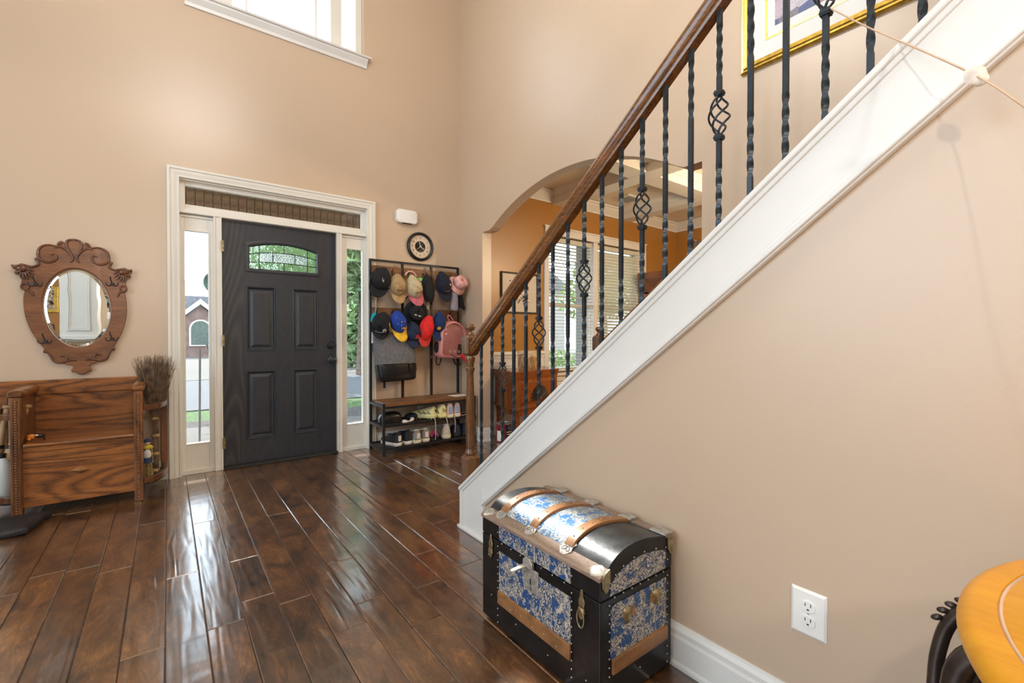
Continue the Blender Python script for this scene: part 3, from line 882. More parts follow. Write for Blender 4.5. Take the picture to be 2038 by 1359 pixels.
def railing(x, lab, ys, y_end, ntop):
    t = thing('stair_railing', lab, 'railing', (x, 2.245, 0))
    for i, y in enumerate(ys):
        kind = 'k' if i % 3 == 2 else ('a' if i % 3 == 0 else 'b')
        o = put(protos[kind], 'baluster', t, (0, y-2.245, zcap(y)-0.006))
        if kind == 'k': put(protos['w'], 'basket', o, (0, 0, 0))
    ya = 2.20
    B().bar(railprof, (x, ya, rlow(ya)), (x, y_end, rlow(y_end))).build('handrail', M['rail'], t, smooth=50)
    n = B()
    h = 0.037
    def sq(z, e): return [(x-e, 2.245-e, z), (x+e, 2.245-e, z), (x+e, 2.245+e, z), (x-e, 2.245+e, z)]
    B().loft([sq(0, h+0.003), sq(0.395, h+0.003), sq(0.412, 0.026)]).build('newel_foot', M['newel'], t, bevel=0.003)
    n.loft([sq(0.985, 0.026), sq(0.998, h), sq(1.088, h), sq(1.104, 0.024)])
    np_ = n.build('newel_post', M['newel'], t, bevel=0.003)
    B().lathe([(0.026, 0.41), (0.031, 0.415), (0.031, 0.428), (0.025, 0.434), (0.0235, 0.45), (0.026, 0.50), (0.0265, 0.60), (0.023, 0.78), (0.020, 0.885), (0.024, 0.90), (0.027, 0.905), (0.027, 0.915), (0.021, 0.92), (0.022, 0.935), (0.027, 0.955), (0.030, 0.962), (0.030, 0.975), (0.026, 0.987)], (x, 2.245, 0), 24).build('turned_shaft', M['newel'], np_, smooth=45).location = (0,0,0)
    B().lathe([(0.024, 1.10), (0.027, 1.106), (0.024, 1.113), (0.017, 1.12), (0.015, 1.128), (0.024, 1.135), (0.030, 1.145), (0.029, 1.155), (0.020, 1.166), (0.0, 1.171)], (x, 2.245, 0), 24).build('finial', M['newel'], np_, smooth=45)
    return t
ys = [2.133-0.0973*i-(0.012 if i else 0) for i in range(33)]
ys[0] = 2.128
r1 = railing(1.40, 'oak handrail with black twisted iron balusters along the white stringer nearest the trunk', ys, YT, 1.17)
r2 = railing(2.50, 'oak handrail on the dining room side of the stairs, seen through the arch', [2.128-0.0973*i for i in range(6)], 1.50, 1.17)
B().box(2.465, 2.60, 1.47, 1.515, 1.46, 1.66).build('rosette_block', M['newel'], r2, bevel=0.006)
tag(B().prism([(2.252, zcap(2.252)-0.3), (2.252, zcap(2.252)), (1.515, zcap(1.515)), (1.515, zcap(1.515)-0.3)], 'x', 2.44, 2.56).build('stair_curb', M['white']), 'white sloped curb under the far stair rail in the arch', 'curb')

# ================================================================ TRUNK
TX0, TX1, TY0, TY1 = 0.982, 1.330, 0.876, 1.485
trunk = thing('steamer_trunk', 'domed antique trunk of blue floral tin with black bands and wooden straps', 'trunk', (1.156, 1.18, 0))
B().box(TX0, TX1, TY0, TY1, 0.014, 0.333).build('body', M['trunkblack'], trunk, bevel=0.004)
dome = [(1.018, 0.420), (1.045, 0.441), (1.085, 0.456), (1.13, 0.463), (1.175, 0.463), (1.22, 0.458), (1.265, 0.449), (1.30, 0.440)]
lid = B().prism([(TX0, 0.336), (TX0, 0.402), (1.016, 0.412)] + dome + [(TX1, 0.434), (TX1, 0.336)], 'y', TY0, TY1)
B_l = lid.build('lid', M['trunkblack'], trunk, bevel=0.003)
def domeshell(y0, y1, off, lo=0, hi=8):
    d = smoothpts([(a, 0, c) for a, c in dome[lo:hi]], 3)
    out = [(p.x, p.z) for p in d]
    up = [(x, z+off) for x, z in out]
    return B().prism(out + up[::-1], 'y', y0, y1)
sy = [1.395, 1.222, 1.045]
domeshell(sy[2], sy[0], 0.003).build('floral_lid_panel', M['florallid'], trunk, smooth=40)
domeshell(TY0+0.003, sy[2], 0.002).build('tin_lid_end', M['lidgrey'], trunk, smooth=40)
domeshell(sy[0], TY1-0.003, 0.002).build('tin_lid_end', M['lidgrey'], trunk, smooth=40)
for y in sy:
    domeshell(y-0.019, y+0.019, 0.012).build('strap', M['strapwood'], trunk, smooth=40, bevel=0.002)
B().prism([(TX0-0.006, 0.394), (TX0-0.006, 0.406), (TX0+0.002, 0.411), (1.020, 0.422), (1.024, 0.412), (1.0, 0.398)], 'y', TY0-0.002, TY1+0.002).build('front_rail', M['greywood'], trunk, bevel=0.002)
B().prism([(1.298, 0.437), (1.300, 0.449), (TX1+0.001, 0.444), (TX1+0.001, 0.430)], 'y', TY0-0.002, TY1+0.002).build('back_rail', M['greywood'], trunk, bevel=0.002)
fx = TX0-0.003
for n_, y0, y1, z0, z1 in (('floral_panel', 0.995, 1.370, 0.155, 0.298), ('floral_panel', 0.995, 1.370, 0.340, 0.396)):
    B().box(fx, TX0+0.002, y0, y1, z0, z1).build(n_, M['floral'], trunk)
B().box(TX0-0.010, TX0, 0.992, 1.372, 0.105, 0.155).build('slat', M['strapwood'], trunk, bevel=0.003)
B().box(1.026, 1.296, TY0-0.003, TY0+0.002, 0.155, 0.311).build('floral_panel', M['floral'], trunk)
arc = [(1.022, 0.342), (1.022, 0.372), (1.045, 0.390), (1.08, 0.406), (1.13, 0.417), (1.18, 0.420), (1.24, 0.413), (1.293, 0.402), (1.293, 0.342)]
B().prism(arc, 'y', TY0-0.003, TY0+0.002).build('floral_panel', M['floral'], trunk)
B().box(1.028, 1.298, TY0-0.010, TY0, 0.110, 0.156).build('slat', M['strapwood'], trunk, bevel=0.003)
# nails
nb = B()
def nail(p): nb.ell(p, (0.0028, 0.0028, 0.0028), 6, 4)
for k in range(14):
    z = 0.03+k*0.026
    if not (0.325 < z < 0.345):
        nail((fx-0.001, 0.988, z)); nail((fx-0.001, 1.376, z))
        nail((1.018, TY0-0.003, z)); nail((1.302, TY0-0.003, z))
for k in range(7):
    nail((fx-0.001, 1.02+k*0.055, 0.334)); nail((1.04+k*0.04, TY0-0.003, 0.334)); nail((fx-0.006, 1.05+k*0.06, 0.128 if k % 2 else 0.12))
for x, z in arc[1:-1]: nail((x, TY0-0.003, z+0.008))
for k in range(5): nail((1.005, 0.95+k*0.12, 0.417))
for x, y, z in ((TX0-0.001, 1.10, 0.06), (TX0-0.001, 1.27, 0.075), (TX0-0.001, 0.93, 0.08), (TX0-0.001, 1.44, 0.26), (1.16, TY0-0.003, 0.075)): nail((x, y, z))
for y in sy:
    for x, z in dome[1:7]: nail((x, y, z+0.013))
o = nb.build('nail', M['silver'], trunk, smooth=60); o['kind'] = 'stuff'
# corner caps
def cap_top(x0, x1, y0, y1, z):
    b = B(); q = []
    cx, cy = (x0+x1)/2, (y0+y1)/2
    for k in range(16):
        a = 2*pi*k/16; r = 1 + 0.12*cos(4*a)
        q.append((cx+(x1-x0)/2*r*cos(a), cy+(y1-y0)/2*r*sin(a)))
    b.loft([[(x, y, z+0.01*(x-x0)/(x1-x0)) for x, y in q], [(cx+(x-cx)*0.8, cy+(y-cy)*0.8, z+0.004+0.01*(x-x0)/(x1-x0)) for x, y in q]])
    return b
cap_top(0.974, 1.022, TY0-0.004, TY0+0.055, 0.408).build('corner_plate', M['silver'], trunk, smooth=50)
cap_top(0.974, 1.022, TY1-0.055, TY1+0.004, 0.408).build('corner_plate', M['silver'], trunk, smooth=50)
b = B().prism([(0.985, 0.405), (0.988, 0.375), (0.998, 0.358), (1.010, 0.362), (1.018, 0.385), (1.018, 0.425), (1.0, 0.418)], 'y', TY0-0.007, TY0)
b.build('corner_plate', M['brass'], trunk, bevel=0.002)
B().prism([(1.302, 0.445), (1.304, 0.40), (1.315, 0.382), (1.326, 0.392), (1.33, 0.44)], 'y', TY0-0.007, TY0).build('corner_plate', M['brass'], trunk, bevel=0.002)
B().box(1.29, 1.334, TY0-0.002, TY0+0.06, 0.444, 0.452).build('corner_plate', M['silver'], trunk, bevel=0.003)
# strap end plates: four petals round a boss on a pointed plate
for y in sy:
    b = B()
    ang = radians(-38)
    mt = Matrix.Translation((1.018, y, 0.4245)) @ Matrix.Rotation(radians(-30), 4, 'Y')
    out = [(-0.042, 0), (-0.026, 0.014), (-0.012, 0.026), (0.006, 0.020), (0.018, 0.027), (0.03, 0.012), (0.03, -0.012), (0.018, -0.027), (0.006, -0.020), (-0.012, -0.026), (-0.026, -0.014)]
    pl = B().prism(out, 'z', 0.0, 0.004).xform(mt)
    po = pl.build('strap_plate', M['silver'], trunk, bevel=0.001)
    pt = B()
    for k in range(4):
        a = pi/4+pi/2*k
        pt.tube([(0.011*cos(a)+0.010*cos(t)*cos(a)-0.006*sin(t)*sin(a), 0.011*sin(a)+0.010*cos(t)*sin(a)+0.006*sin(t)*cos(a), 0.005) for t in [2*pi*i/10 for i in range(10)]], 0.0016, 5, closed=True)
    pt.ell((0, 0, 0.005), (0.004, 0.004, 0.003), 8, 5)
    pt.xform(mt).build('petal_relief', M['silver'], po)
    B().box(1.293, 1.334, y-0.026, y+0.026, 0.447, 0.456).build('strap_plate', M['silver'], trunk, bevel=0.003)
# lock: hasp, plate, tongue
lk = B().box(TX0-0.007, TX0-0.001, 1.143, 1.215, 0.234, 0.312)
lo = lk.build('lock_plate', M['silver'], trunk, bevel=0.002)
B().box(TX0-0.0085, TX0-0.006, 1.178, 1.183, 0.258, 0.278).build('keyhole', M['dark'], lo)
text('letter', 'S', 0.016, M['dark'], lo, (TX0-0.0075-1.156, 1.18-1.18, 0.246), (radians(90), 0, radians(-90)))
b = B().prism([(1.165, 0.313), (1.165, 0.333), (1.178, 0.347), (1.203, 0.347), (1.213, 0.335), (1.213, 0.313)], 'x', TX0-0.016, TX0-0.004)
b.box(TX0-0.008, TX0-0.003, 1.198, 1.205, 0.34, 0.385).box(TX0-0.008, TX0-0.003, 1.158, 1.165, 0.34, 0.385)
b.build('hasp', M['silver'], trunk, bevel=0.002)
q = [(0.0, 0.010), (0.045, 0.009), (0.058, 0.005), (0.058, -0.005), (0.045, -0.009), (0.0, -0.010)]
B().prism(q, 'z', -0.0025, 0.0025).xform(Matrix.Translation((TX0-0.012, 1.197, 0.322)) @ Matrix.Rotation(radians(165), 4, 'Z') @ Matrix.Rotation(radians(12), 4, 'Y')).build('hasp_tongue', M['silver'], trunk, bevel=0.001)
for y, ring in ((1.421, False), (0.945, True)):
    b = B().prism([(y-0.004, 0.345), (y+0.004, 0.345), (y+0.006, 0.325), (y+0.013, 0.310), (y+0.010, 0.295), (y-0.010, 0.295), (y-0.013, 0.310), (y-0.006, 0.325)], 'x', TX0-0.007, TX0-0.001)
    b.prism([(y-0.010, 0.293), (y+0.010, 0.293), (y+0.014, 0.278), (y+0.004, 0.258), (y-0.004, 0.258), (y-0.014, 0.278)], 'x', TX0-0.009, TX0-0.001)
    if ring:
        b.tube([(TX0-0.010, y+0.014*cos(t), 0.262+0.028*sin(t)) for t in [2*pi*i/16 for i in range(16)]], 0.0028, 6, closed=True)
    b.build('draw_bolt', M['brass'], trunk, bevel=0.002)
for x, z in ((1.097, 0.262), (1.243, 0.268)):
    b = B()
    q = []
    for k in range(14):
        a = 2*pi*k/14; r = 1+0.15*sin(3*a)
        q.append((x+0.020*r*cos(a), z+0.028*r*sin(a)))
    b.loft([[(u, TY0-0.001, w) for u, w in q], [(x+(u-x)*0.7, TY0-0.010, z+(w-z)*0.7) for u, w in q], [(x+(u-x)*0.3, TY0-0.013, z+(w-z)*0.3) for u, w in q]])
    b.build('handle_cup', M['brass'], trunk, smooth=60)
    sgn = 1 if x < 1.15 else -1
    B().prism([(x+sgn*0.019, z-0.012), (x+sgn*0.036, z-0.008), (x+sgn*0.034, z+0.016), (x+sgn*0.022, z+0.02)], 'y', TY0-0.006, TY0-0.001).build('leather_stub', M['strapwood'], trunk)
for x, y in ((TX0+0.03, TY0+0.03), (TX0+0.03, TY1-0.03), (TX1-0.03, TY0+0.03), (TX1-0.03, TY1-0.03)):
    B().lathe([(0.010, 0), (0.012, 0.003), (0.012, 0.013), (0.008, 0.016)], (x, y, 0), 10).build('caster', M['iron'], trunk)

# ================================================================ wall outlet
def outlet(name, lab, loc, axis, w, h):
    t = thing(name, lab, 'outlet', loc)
    # local: plate normal along -x (axis 'x') or -y (axis 'y')
    def bx(b, u0, u1, d0, d1, z0, z1):
        return b.box(-d1, -d0, u0, u1, z0, z1) if axis == 'x' else b.box(u0, u1, -d1, -d0, z0, z1)
    def rings(lst):
        out = []
        for e, d in lst:
            q = [(-w/2+e, -h/2+e), (w/2-e, -h/2+e), (w/2-e, h/2-e), (-w/2+e, h/2-e)]
            out.append([(-d, u, z) if axis == 'x' else (u, -d, z) for u, z in q])
        return out
    B().loft(rings([(0, 0), (0, 0.002), (0.006, 0.006)])).build('cover_plate', M['plate'], t, local=True)
    for s in (-1, 1):
        q = []
        for k in range(20):
            a = 2*pi*k/20
            q.append((max(-0.0165, min(0.0165, 0.0185*cos(a))), s*0.0195+0.0145*sin(a)))
        b = B().loft([[(-d, u, z) if axis == 'x' else (u, -d, z) for u, z in q] for d in (0.005, 0.0085)])
        ro = b.build('receptacle', M['plate'], t, local=True)
        b = B()
        bx(b, -0.0075, -0.0055, 0.008, 0.0088, s*0.0195, s*0.0195+0.009)
        bx(b, 0.0055, 0.0075, 0.008, 0.0088, s*0.0195, s*0.0195+0.008)
        bx(b, -0.0025, 0.0025, 0.008, 0.0088, s*0.0195-0.010, s*0.0195-0.006)
        b.build('slot', M['dark'], ro, local=True)
    bx(B(), -0.002, 0.002, 0.006, 0.0072, -0.002, 0.002).build('screw', M['silver'], t, local=True)
    return t
outlet('wall_outlet', 'white duplex outlet with oversize plate on the stair wall', (SX, 0.479, 0.363), 'x', 0.084, 0.122)

# ================================================================ table and iron chair
TC = (0.87, -0.338); TR = 0.46; TZ = 0.76
tb = thing('pedestal_table', 'round honey orange wooden table with thick rounded rim at the lower corner', 'table', (TC[0], TC[1], 0))
rimp = [(0.0, TZ-0.032), (TR-0.03, TZ-0.034)] + [(TR-0.017+0.017*cos(radians(t)), TZ-0.017+0.017*sin(radians(t))) for t in range(-90, 91, 12)] + [(TR-0.036, TZ), (TR-0.038, TZ-0.003)]
B().lathe(rimp, (*TC, 0), 160, caps=False).build('rim', M['orangewood'], tb, smooth=40)
B().lathe([(0.0, TZ), (TR-0.043, TZ), (TR-0.040, TZ-0.002), (TR-0.037, TZ-0.006)], (*TC, 0), 160).build('tabletop', M['orangewood'], tb, smooth=40)
B().lathe([(TR-0.042, TZ-0.002), (TR-0.0405, TZ+0.0003), (TR-0.0385, TZ+0.0003), (TR-0.037, TZ-0.002)], (*TC, 0), 160, caps=False).build('groove_glint', M['linen'], tb, smooth=40)  # pale ring puts the highlight of the rim groove into colour
B().lathe([(0.22, 0), (0.22, 0.03), (0.08, 0.06), (0.05, 0.2), (0.07, 0.5), (0.045, 0.6), (0.16, 0.72), (0.16, TZ-0.03)], (*TC, 0), 24).build('pedestal', M['orangewood'], tb, smooth=40)
ch = thing('iron_chair', 'dark wrought iron chair with curled back tucked under the honey orange table', 'chair', (1.10, 0.02, 0))
M['castiron'] = plain('dark_bronze_iron', (0.085, 0.066, 0.056, 1), 0.32, 0.75, var=0.2, vscale=25)
def loop(x, yc, zc, ry, rz, r, a0, a1, n=20):
    return [(x, yc+ry*cos(a0+(a1-a0)*k/n), zc+rz*sin(a0+(a1-a0)*k/n)) for k in range(n+1)]
B().tube(smoothpts([(1.05, 0.178, 0.02), (1.05, 0.18, 0.30), (1.05, 0.179, 0.50), (1.05, 0.172, 0.575), (1.05, 0.158, 0.622), (1.05, 0.135, 0.652), (1.05, 0.09, 0.668), (1.05, 0.03, 0.665), (1.05, -0.03, 0.65)], 4), 0.0105, 12).build('back_scroll', M['castiron'], ch, smooth=60)
B().tube(smoothpts([(1.01, 0.150, 0.25), (1.01, 0.152, 0.42), (1.01, 0.148, 0.53), (1.01, 0.138, 0.575), (1.01, 0.115, 0.603), (1.01, 0.06, 0.612), (1.01, -0.05, 0.60)], 3), 0.018, 14).build('arm', M['castiron'], ch, smooth=60)
B().tube([(1.10, 0.136, 0.03), (1.10, 0.137, 0.40), (1.10, 0.125, 0.66)], 0.006, 10).build('spindle', M['castiron'], ch, smooth=60)
b = B()
for k in range(5):
    a = radians(60+k*13)
    b.ell((1.05, 0.10+0.085*cos(a*0.8-0.4), 0.575+0.10*sin(a*0.8-0.4)), (0.006, 0.009, 0.005), 10, 6, (a-pi/2, 0, 0))
b.build('leaf_ornament', M['castiron'], ch, smooth=60)
B().lathe([(0.0, 0.43), (0.18, 0.43), (0.19, 0.42), (0.18, 0.405), (0.0, 0.40)], (1.13, -0.05, 0), 28).build('seat', M['castiron'], ch, smooth=40)
for x, y in ((1.02, -0.18), (1.25, -0.18), (1.25, 0.10)):
    B().tube([(x, y, 0.0), (x, y, 0.41)], 0.010, 10).build('leg', M['castiron'], ch)

# ================================================================ shell garland
g = thing('shell_garland', 'pale cord with a white shell strung from the railing across the stair wall', 'garland', (1.22, 0.161, 1.592))
pts = smoothpts([(1.392, 0.456, 1.960), (1.35, 0.365, 1.845), (1.31, 0.285, 1.750), (1.22, 0.161, 1.592), (1.13, 0.091, 1.478), (1.02, 0.02, 1.35), (0.95, -0.04, 1.22), (0.90, -0.10, 1.0), (0.87, -0.14, 0.80), (0.86, -0.20, 0.763), (0.82, -0.30, 0.763)], 5)
B().tube(pts, 0.0019, 6).build('cord', M['linen'], g)
M['shell'] = plain('white_shell', (0.82, 0.72, 0.62, 1), 0.45, var=0.1, vscale=60)
b = B()
rings = []
for j in range(9):
    t = j/8
    r = 0.017*sin(pi*t)**0.7+0.001
    rings.append([(0.006*cos(a)*sin(pi*t), -0.016+0.032*t + r*0.3*cos(a), r*sin(a)*(1+0.18*cos(7*a))) for a in [2*pi*i/28 for i in range(28)]])
b.loft(rings)
b.xform(Matrix.Rotation(radians(-35), 4, 'X')).build('shell', M['shell'], g, smooth=50, local=True)
B().ell((0, -0.008, -0.012), (0.006, 0.012, 0.012), 10, 6).build('shell', M['shell'], g, smooth=50, local=True)
# ================================================================ CARVED MIRROR
OUT = [(0.0, 0.472), (-0.024, 0.467), (-0.041, 0.448), (-0.046, 0.432), (-0.053, 0.447), (-0.072, 0.445), (-0.085, 0.427), (-0.082, 0.419), (-0.103, 0.421), (-0.134, 0.42), (-0.158, 0.408), (-0.177, 0.381), (-0.183, 0.352), (-0.179, 0.329), (-0.194, 0.326), (-0.199, 0.317), (-0.189, 0.305), (-0.181, 0.289), (-0.186, 0.275), (-0.203, 0.267), (-0.22, 0.273), (-0.24, 0.281), (-0.26, 0.286), (-0.274, 0.279), (-0.277, 0.273), (-0.3, 0.271), (-0.303, 0.257), (-0.295, 0.245), (-0.287, 0.239), (-0.295, 0.227), (-0.291, 0.214), (-0.277, 0.209), (-0.266, 0.21), (-0.262, 0.189), (-0.265, 0.164), (-0.27, 0.139), (-0.267, 0.119), (-0.253, 0.107), (-0.259, 0.074), (-0.262, 0.024), (-0.26, -0.042), (-0.251, -0.101), (-0.233, -0.168), (-0.204, -0.236), (-0.179, -0.284), (-0.184, -0.3), (-0.181, -0.313), (-0.16, -0.319), (-0.146, -0.345), (-0.132, -0.376), (-0.108, -0.389), (-0.089, -0.388), (-0.077, -0.397), (-0.059, -0.403), (-0.044, -0.413), (-0.042, -0.428), (-0.052, -0.438), (-0.05, -0.452), (-0.033, -0.456), (-0.018, -0.47), (0.0, -0.475)]
mir = thing('carved_mirror', 'oval wall mirror in carved brown wood frame with lion heads and hooks', 'mirror', (-0.4916, FY-0.004, 1.3024), (0, radians(-2.0), 0))
full = OUT + [(-u, v) for u, v in OUT[-2:0:-1]]
full = [(p.x, p.y) for p in smoothpts([(u, v, 0) for u, v in full], 3, closed=True)]
ov = (0.172, 0.272, -0.010)   # radii and centre height of the oval
def oval(u, v, e=0.0):
    a = atan2((v-ov[2])/(ov[1]), u/(ov[0]))
    return ((ov[0]+e)*cos(a), ov[2]+(ov[1]+e)*sin(a))
n = len(full)
def ring2(f, y): return [(f(u, v)[0], y, f(u, v)[1]) for u, v in full]
idn = lambda u, v: (u, v)
from mathutils.geometry import tessellate_polygon
K0 = 64
hole = [((ov[0]+0.010)*cos(2*pi*i/K0), ov[2]+(ov[1]+0.010)*sin(2*pi*i/K0)) for i in range(K0)]
inset = [(u*0.988, v*0.992) for u, v in full]
fr = B()
tri = tessellate_polygon([[Vector((u, v, 0)) for u, v in inset], [Vector((u, v, 0)) for u, v in hole]])
fr.add([(u, -0.024, v) for u, v in inset] + [(u, -0.024, v) for u, v in hole], [tuple(t) for t in tri])
fr.loft([ring2(idn, 0.0), ring2(idn, -0.020), ring2(lambda u, v: (u*0.988, v*0.992), -0.024)], caps=False)
def hr(e, y): return [((ov[0]+e)*cos(2*pi*i/K0), y, ov[2]+(ov[1]+e)*sin(2*pi*i/K0)) for i in range(K0)]
fr.loft([hr(0.010, -0.024), hr(0.002, -0.018), hr(0.0, 0.0)], caps=False)
fr.build('frame', M['carved'], mir, local=True)
k = 64
def ovr(e, y): return [((ov[0]+e)*cos(2*pi*i/k), y, ov[2]+(ov[1]+e)*sin(2*pi*i/k)) for i in range(k)]
b = B().loft([ovr(0.003, -0.008), ovr(-0.001, -0.0085), ovr(-0.018, -0.013)], caps=False)
b.f.append(tuple(2*k+i for i in range(k)))
b.build('mirror_glass', M['mirror'], mir, local=True)
b = B().tube([(p[0], -0.017, p[2]) for p in ovr(0.006, 0)], 0.004, 6, closed=True)
b.build('oval_bead', M['carvedz'], mir, local=True, smooth=60)
scr = [
 [(-0.086, 0.41), (-0.116, 0.418), (-0.146, 0.413), (-0.171, 0.39), (-0.179, 0.356), (-0.174, 0.323), (-0.151, 0.304), (-0.124, 0.301), (-0.099, 0.315), (-0.089, 0.337), (-0.097, 0.356), (-0.119, 0.352)],
 [(-0.098, 0.4), (-0.067, 0.406), (-0.043, 0.392), (-0.025, 0.372), (-0.012, 0.347), (-0.012, 0.321), (-0.025, 0.307)],
 [(-0.002, 0.462), (-0.022, 0.461), (-0.037, 0.444), (-0.038, 0.418), (-0.028, 0.389), (-0.015, 0.363), (-0.006, 0.338)],
 [(-0.183, -0.305), (-0.162, -0.31), (-0.148, -0.337), (-0.132, -0.372), (-0.102, -0.383), (-0.076, -0.371), (-0.072, -0.35), (-0.087, -0.336), (-0.106, -0.344)],
 [(-0.086, -0.379), (-0.051, -0.369), (-0.023, -0.373)],
 [(-0.195, 0.317), (-0.186, 0.306), (-0.178, 0.287), (-0.191, 0.272), (-0.211, 0.266), (-0.231, 0.272)],
 [(-0.253, 0.107), (-0.233, 0.107), (-0.219, 0.091), (-0.213, 0.07)],
]
for s_ in (1, -1):
    for P_ in scr:
        sp = smoothpts([(s_*u, -0.024, v) for u, v in P_], 4)
        m_ = len(sp)
        B().tube(sp, [0.0035+0.005*sin(pi*(i+0.4)/m_)**0.6 for i in range(m_)], 8).build('scroll', M['carvedz'], mir, local=True, smooth=60)
    h = B()
    h.ell((s_*-0.258, -0.030, 0.252), (0.030, 0.016, 0.022), 14, 8, (0, s_*0.15, 0))          # skull
    h.tube(smoothpts([(s_*-0.262, -0.034, 0.262), (s_*-0.280, -0.034, 0.263), (s_*-0.299, -0.032, 0.265)], 3), [0.012, 0.0115, 0.011, 0.010, 0.0095, 0.009, 0.008], 10)   # muzzle
    h.ell((s_*-0.301, -0.034, 0.268), (0.005, 0.009, 0.006), 8, 6)                               # nose
    h.tube(smoothpts([(s_*-0.262, -0.032, 0.236), (s_*-0.276, -0.032, 0.226), (s_*-0.291, -0.030, 0.222)], 3), [0.010, 0.009, 0.008, 0.008, 0.007, 0.006, 0.005], 10)      # jaw
    h.ell((s_*-0.268, -0.045, 0.270), (0.009, 0.004, 0.0035), 8, 6, (0, s_*0.3, 0))              # brow
    for P_, r_ in (([(-0.262, 0.228), (-0.266, 0.205), (-0.262, 0.180)], 0.0075), ([(-0.252, 0.226), (-0.253, 0.200), (-0.246, 0.174)], 0.008), ([(-0.243, 0.228), (-0.240, 0.202), (-0.230, 0.178)], 0.008), ([(-0.235, 0.234), (-0.226, 0.210), (-0.214, 0.190)], 0.008), ([(-0.232, 0.246), (-0.216, 0.226), (-0.202, 0.210)], 0.0075), ([(-0.236, 0.262), (-0.216, 0.246), (-0.198, 0.236)], 0.007), ([(-0.252, 0.272), (-0.228, 0.268), (-0.206, 0.256)], 0.006)):
        sp = smoothpts([(s_*u, -0.031, v) for u, v in P_], 4)
        h.tube(sp, [r_*(0.9-0.75*(i/(len(sp)-1))**2) for i in range(len(sp))], 8)
    hd = h.build('lion_head', M['carvedz'], mir, local=True, smooth=60)
    B().tube([(s_*(-0.249)+0.018*cos(t), -0.026, 0.132+0.020*sin(t)) for t in [2*pi*i/20 for i in range(20)]], 0.006, 8, closed=True).build('boss', M['carvedz'], mir, local=True, smooth=60)
    f_ = B()
    for q in range(5):
        a = radians(100+q*22)
        f_.ell((s_*(-0.058+0.0*q)+s_*0.016*cos(a), -0.026, 0.424+0.016*sin(a)), (0.004, 0.005, 0.013), 8, 6, (0, -s_*(a-pi/2), 0))
    f_.build('shell_fan', M['carvedz'], mir, local=True, smooth=60)
for u, v in ((-0.196, 0.150), (-0.168, -0.233), (0.190, 0.163), (0.171, -0.229)):
    b = B().ell((u, -0.030, v), (0.013, 0.006, 0.010), 10, 6)
    b.tube(smoothpts([(u, -0.032, v), (u-0.004, -0.036, v+0.018), (u-0.008, -0.052, v+0.036), (u-0.008, -0.056, v+0.046)], 3), 0.0032, 7)
    b.ell((u-0.008, -0.056, v+0.047), (0.005, 0.005, 0.005), 8, 6)
    for s_ in (-1, 1):
        b.tube(smoothpts([(u, -0.034, v-0.002), (u+s_*0.014, -0.042, v-0.014), (u+s_*0.028, -0.055, v-0.010), (u+s_*0.033, -0.058, v+0.004)], 3), 0.003, 7)
        b.ell((u+s_*0.033, -0.058, v+0.006), (0.0045, 0.0045, 0.0045), 8, 6)
    b.build('hook', M['iron'], mir, local=True, smooth=60)

# ================================================================ HALL BENCH
bn = thing('hall_bench', 'carved golden oak hall bench with storage seat and rounded stick stands', 'bench', (-0.43, 4.12, 0))
yb = 4.345; yf = 3.915
B().box(-0.985, 0.0, yb-0.022, yb+0.006, 0.705, 0.803).build('back_rail', M['oak'], bn, bevel=0.006)
B().box(-0.70, -0.16, yb-0.012, yb, 0.42, 0.71).build('back_panel', M['oak'], bn)
B().prism([(yf-0.012, 0.432), (yf-0.016, 0.44), (yf-0.010, 0.452), (yb, 0.456), (yb, 0.432)], 'x', -0.685, -0.175).build('seat', M['oak'], bn, bevel=0.004)
B().box(-0.69, -0.17, yf+0.004, yf+0.022, 0.400, 0.434).build('seat_rail', M['oak'], bn, bevel=0.002)
B().box(-0.69, -0.17, yf+0.014, yf+0.03, 0.068, 0.402).build('front_panel', M['oak'], bn)
B().box(-0.69, -0.17, yf+0.008, yf+0.016, 0.068, 0.115).build('bottom_rail', M['oak'], bn, bevel=0.002)
q = [(-0.488, 0.256), (-0.438, 0.230), (-0.387, 0.252), (-0.437, 0.279)]
b = B().add([(u, yf+0.014, w) for u, w in q] + [(-0.437, yf-0.020, 0.255)], [(0,1,4),(1,2,4),(2,3,4),(3,0,4)])
b.build('diamond_ornament', M['strapwood'], bn)
for x in (-0.713, -0.152):
    B().box(x-0.024, x+0.024, yf-0.012, yf+0.036, 0, 0.735).build('post', M['oakz'], bn, bevel=0.004)
    g_ = B().box(x-0.017, x-0.012, yf-0.016, yf-0.010, 0.02, 0.72).box(x+0.012, x+0.017, yf-0.016, yf-0.010, 0.02, 0.72)
    for k in range(46):
        g_.ell((x, yf-0.012, 0.030+k*0.0151), (0.0085, 0.006, 0.0066), 8, 5)
    o = g_.build('bead_moulding', M['oakz'], bn, smooth=60); o['kind'] = 'stuff'
    b = B()
    pr = [(-0.030, 0.0), (0.030, 0.0), (0.034, 0.012), (0.034, 0.026), (0.026, 0.038), (0.010, 0.042), (-0.010, 0.042), (-0.026, 0.038), (-0.034, 0.026), (-0.034, 0.012)]
    b.loft([[(x+u*0.8, yf-0.022, 0.742+z*0.8) for u, z in pr], [(x+u, yf-0.012, 0.735+z) for u, z in pr], [(x+u, yb-0.02, 0.735+z) for u, z in pr]])
    b.build('arm', M['oak'], bn, smooth=40)
    B().box(x-0.012, x+0.012, yf+0.03, yb, 0.07, 0.737).build('side_panel', M['oakz'], bn)
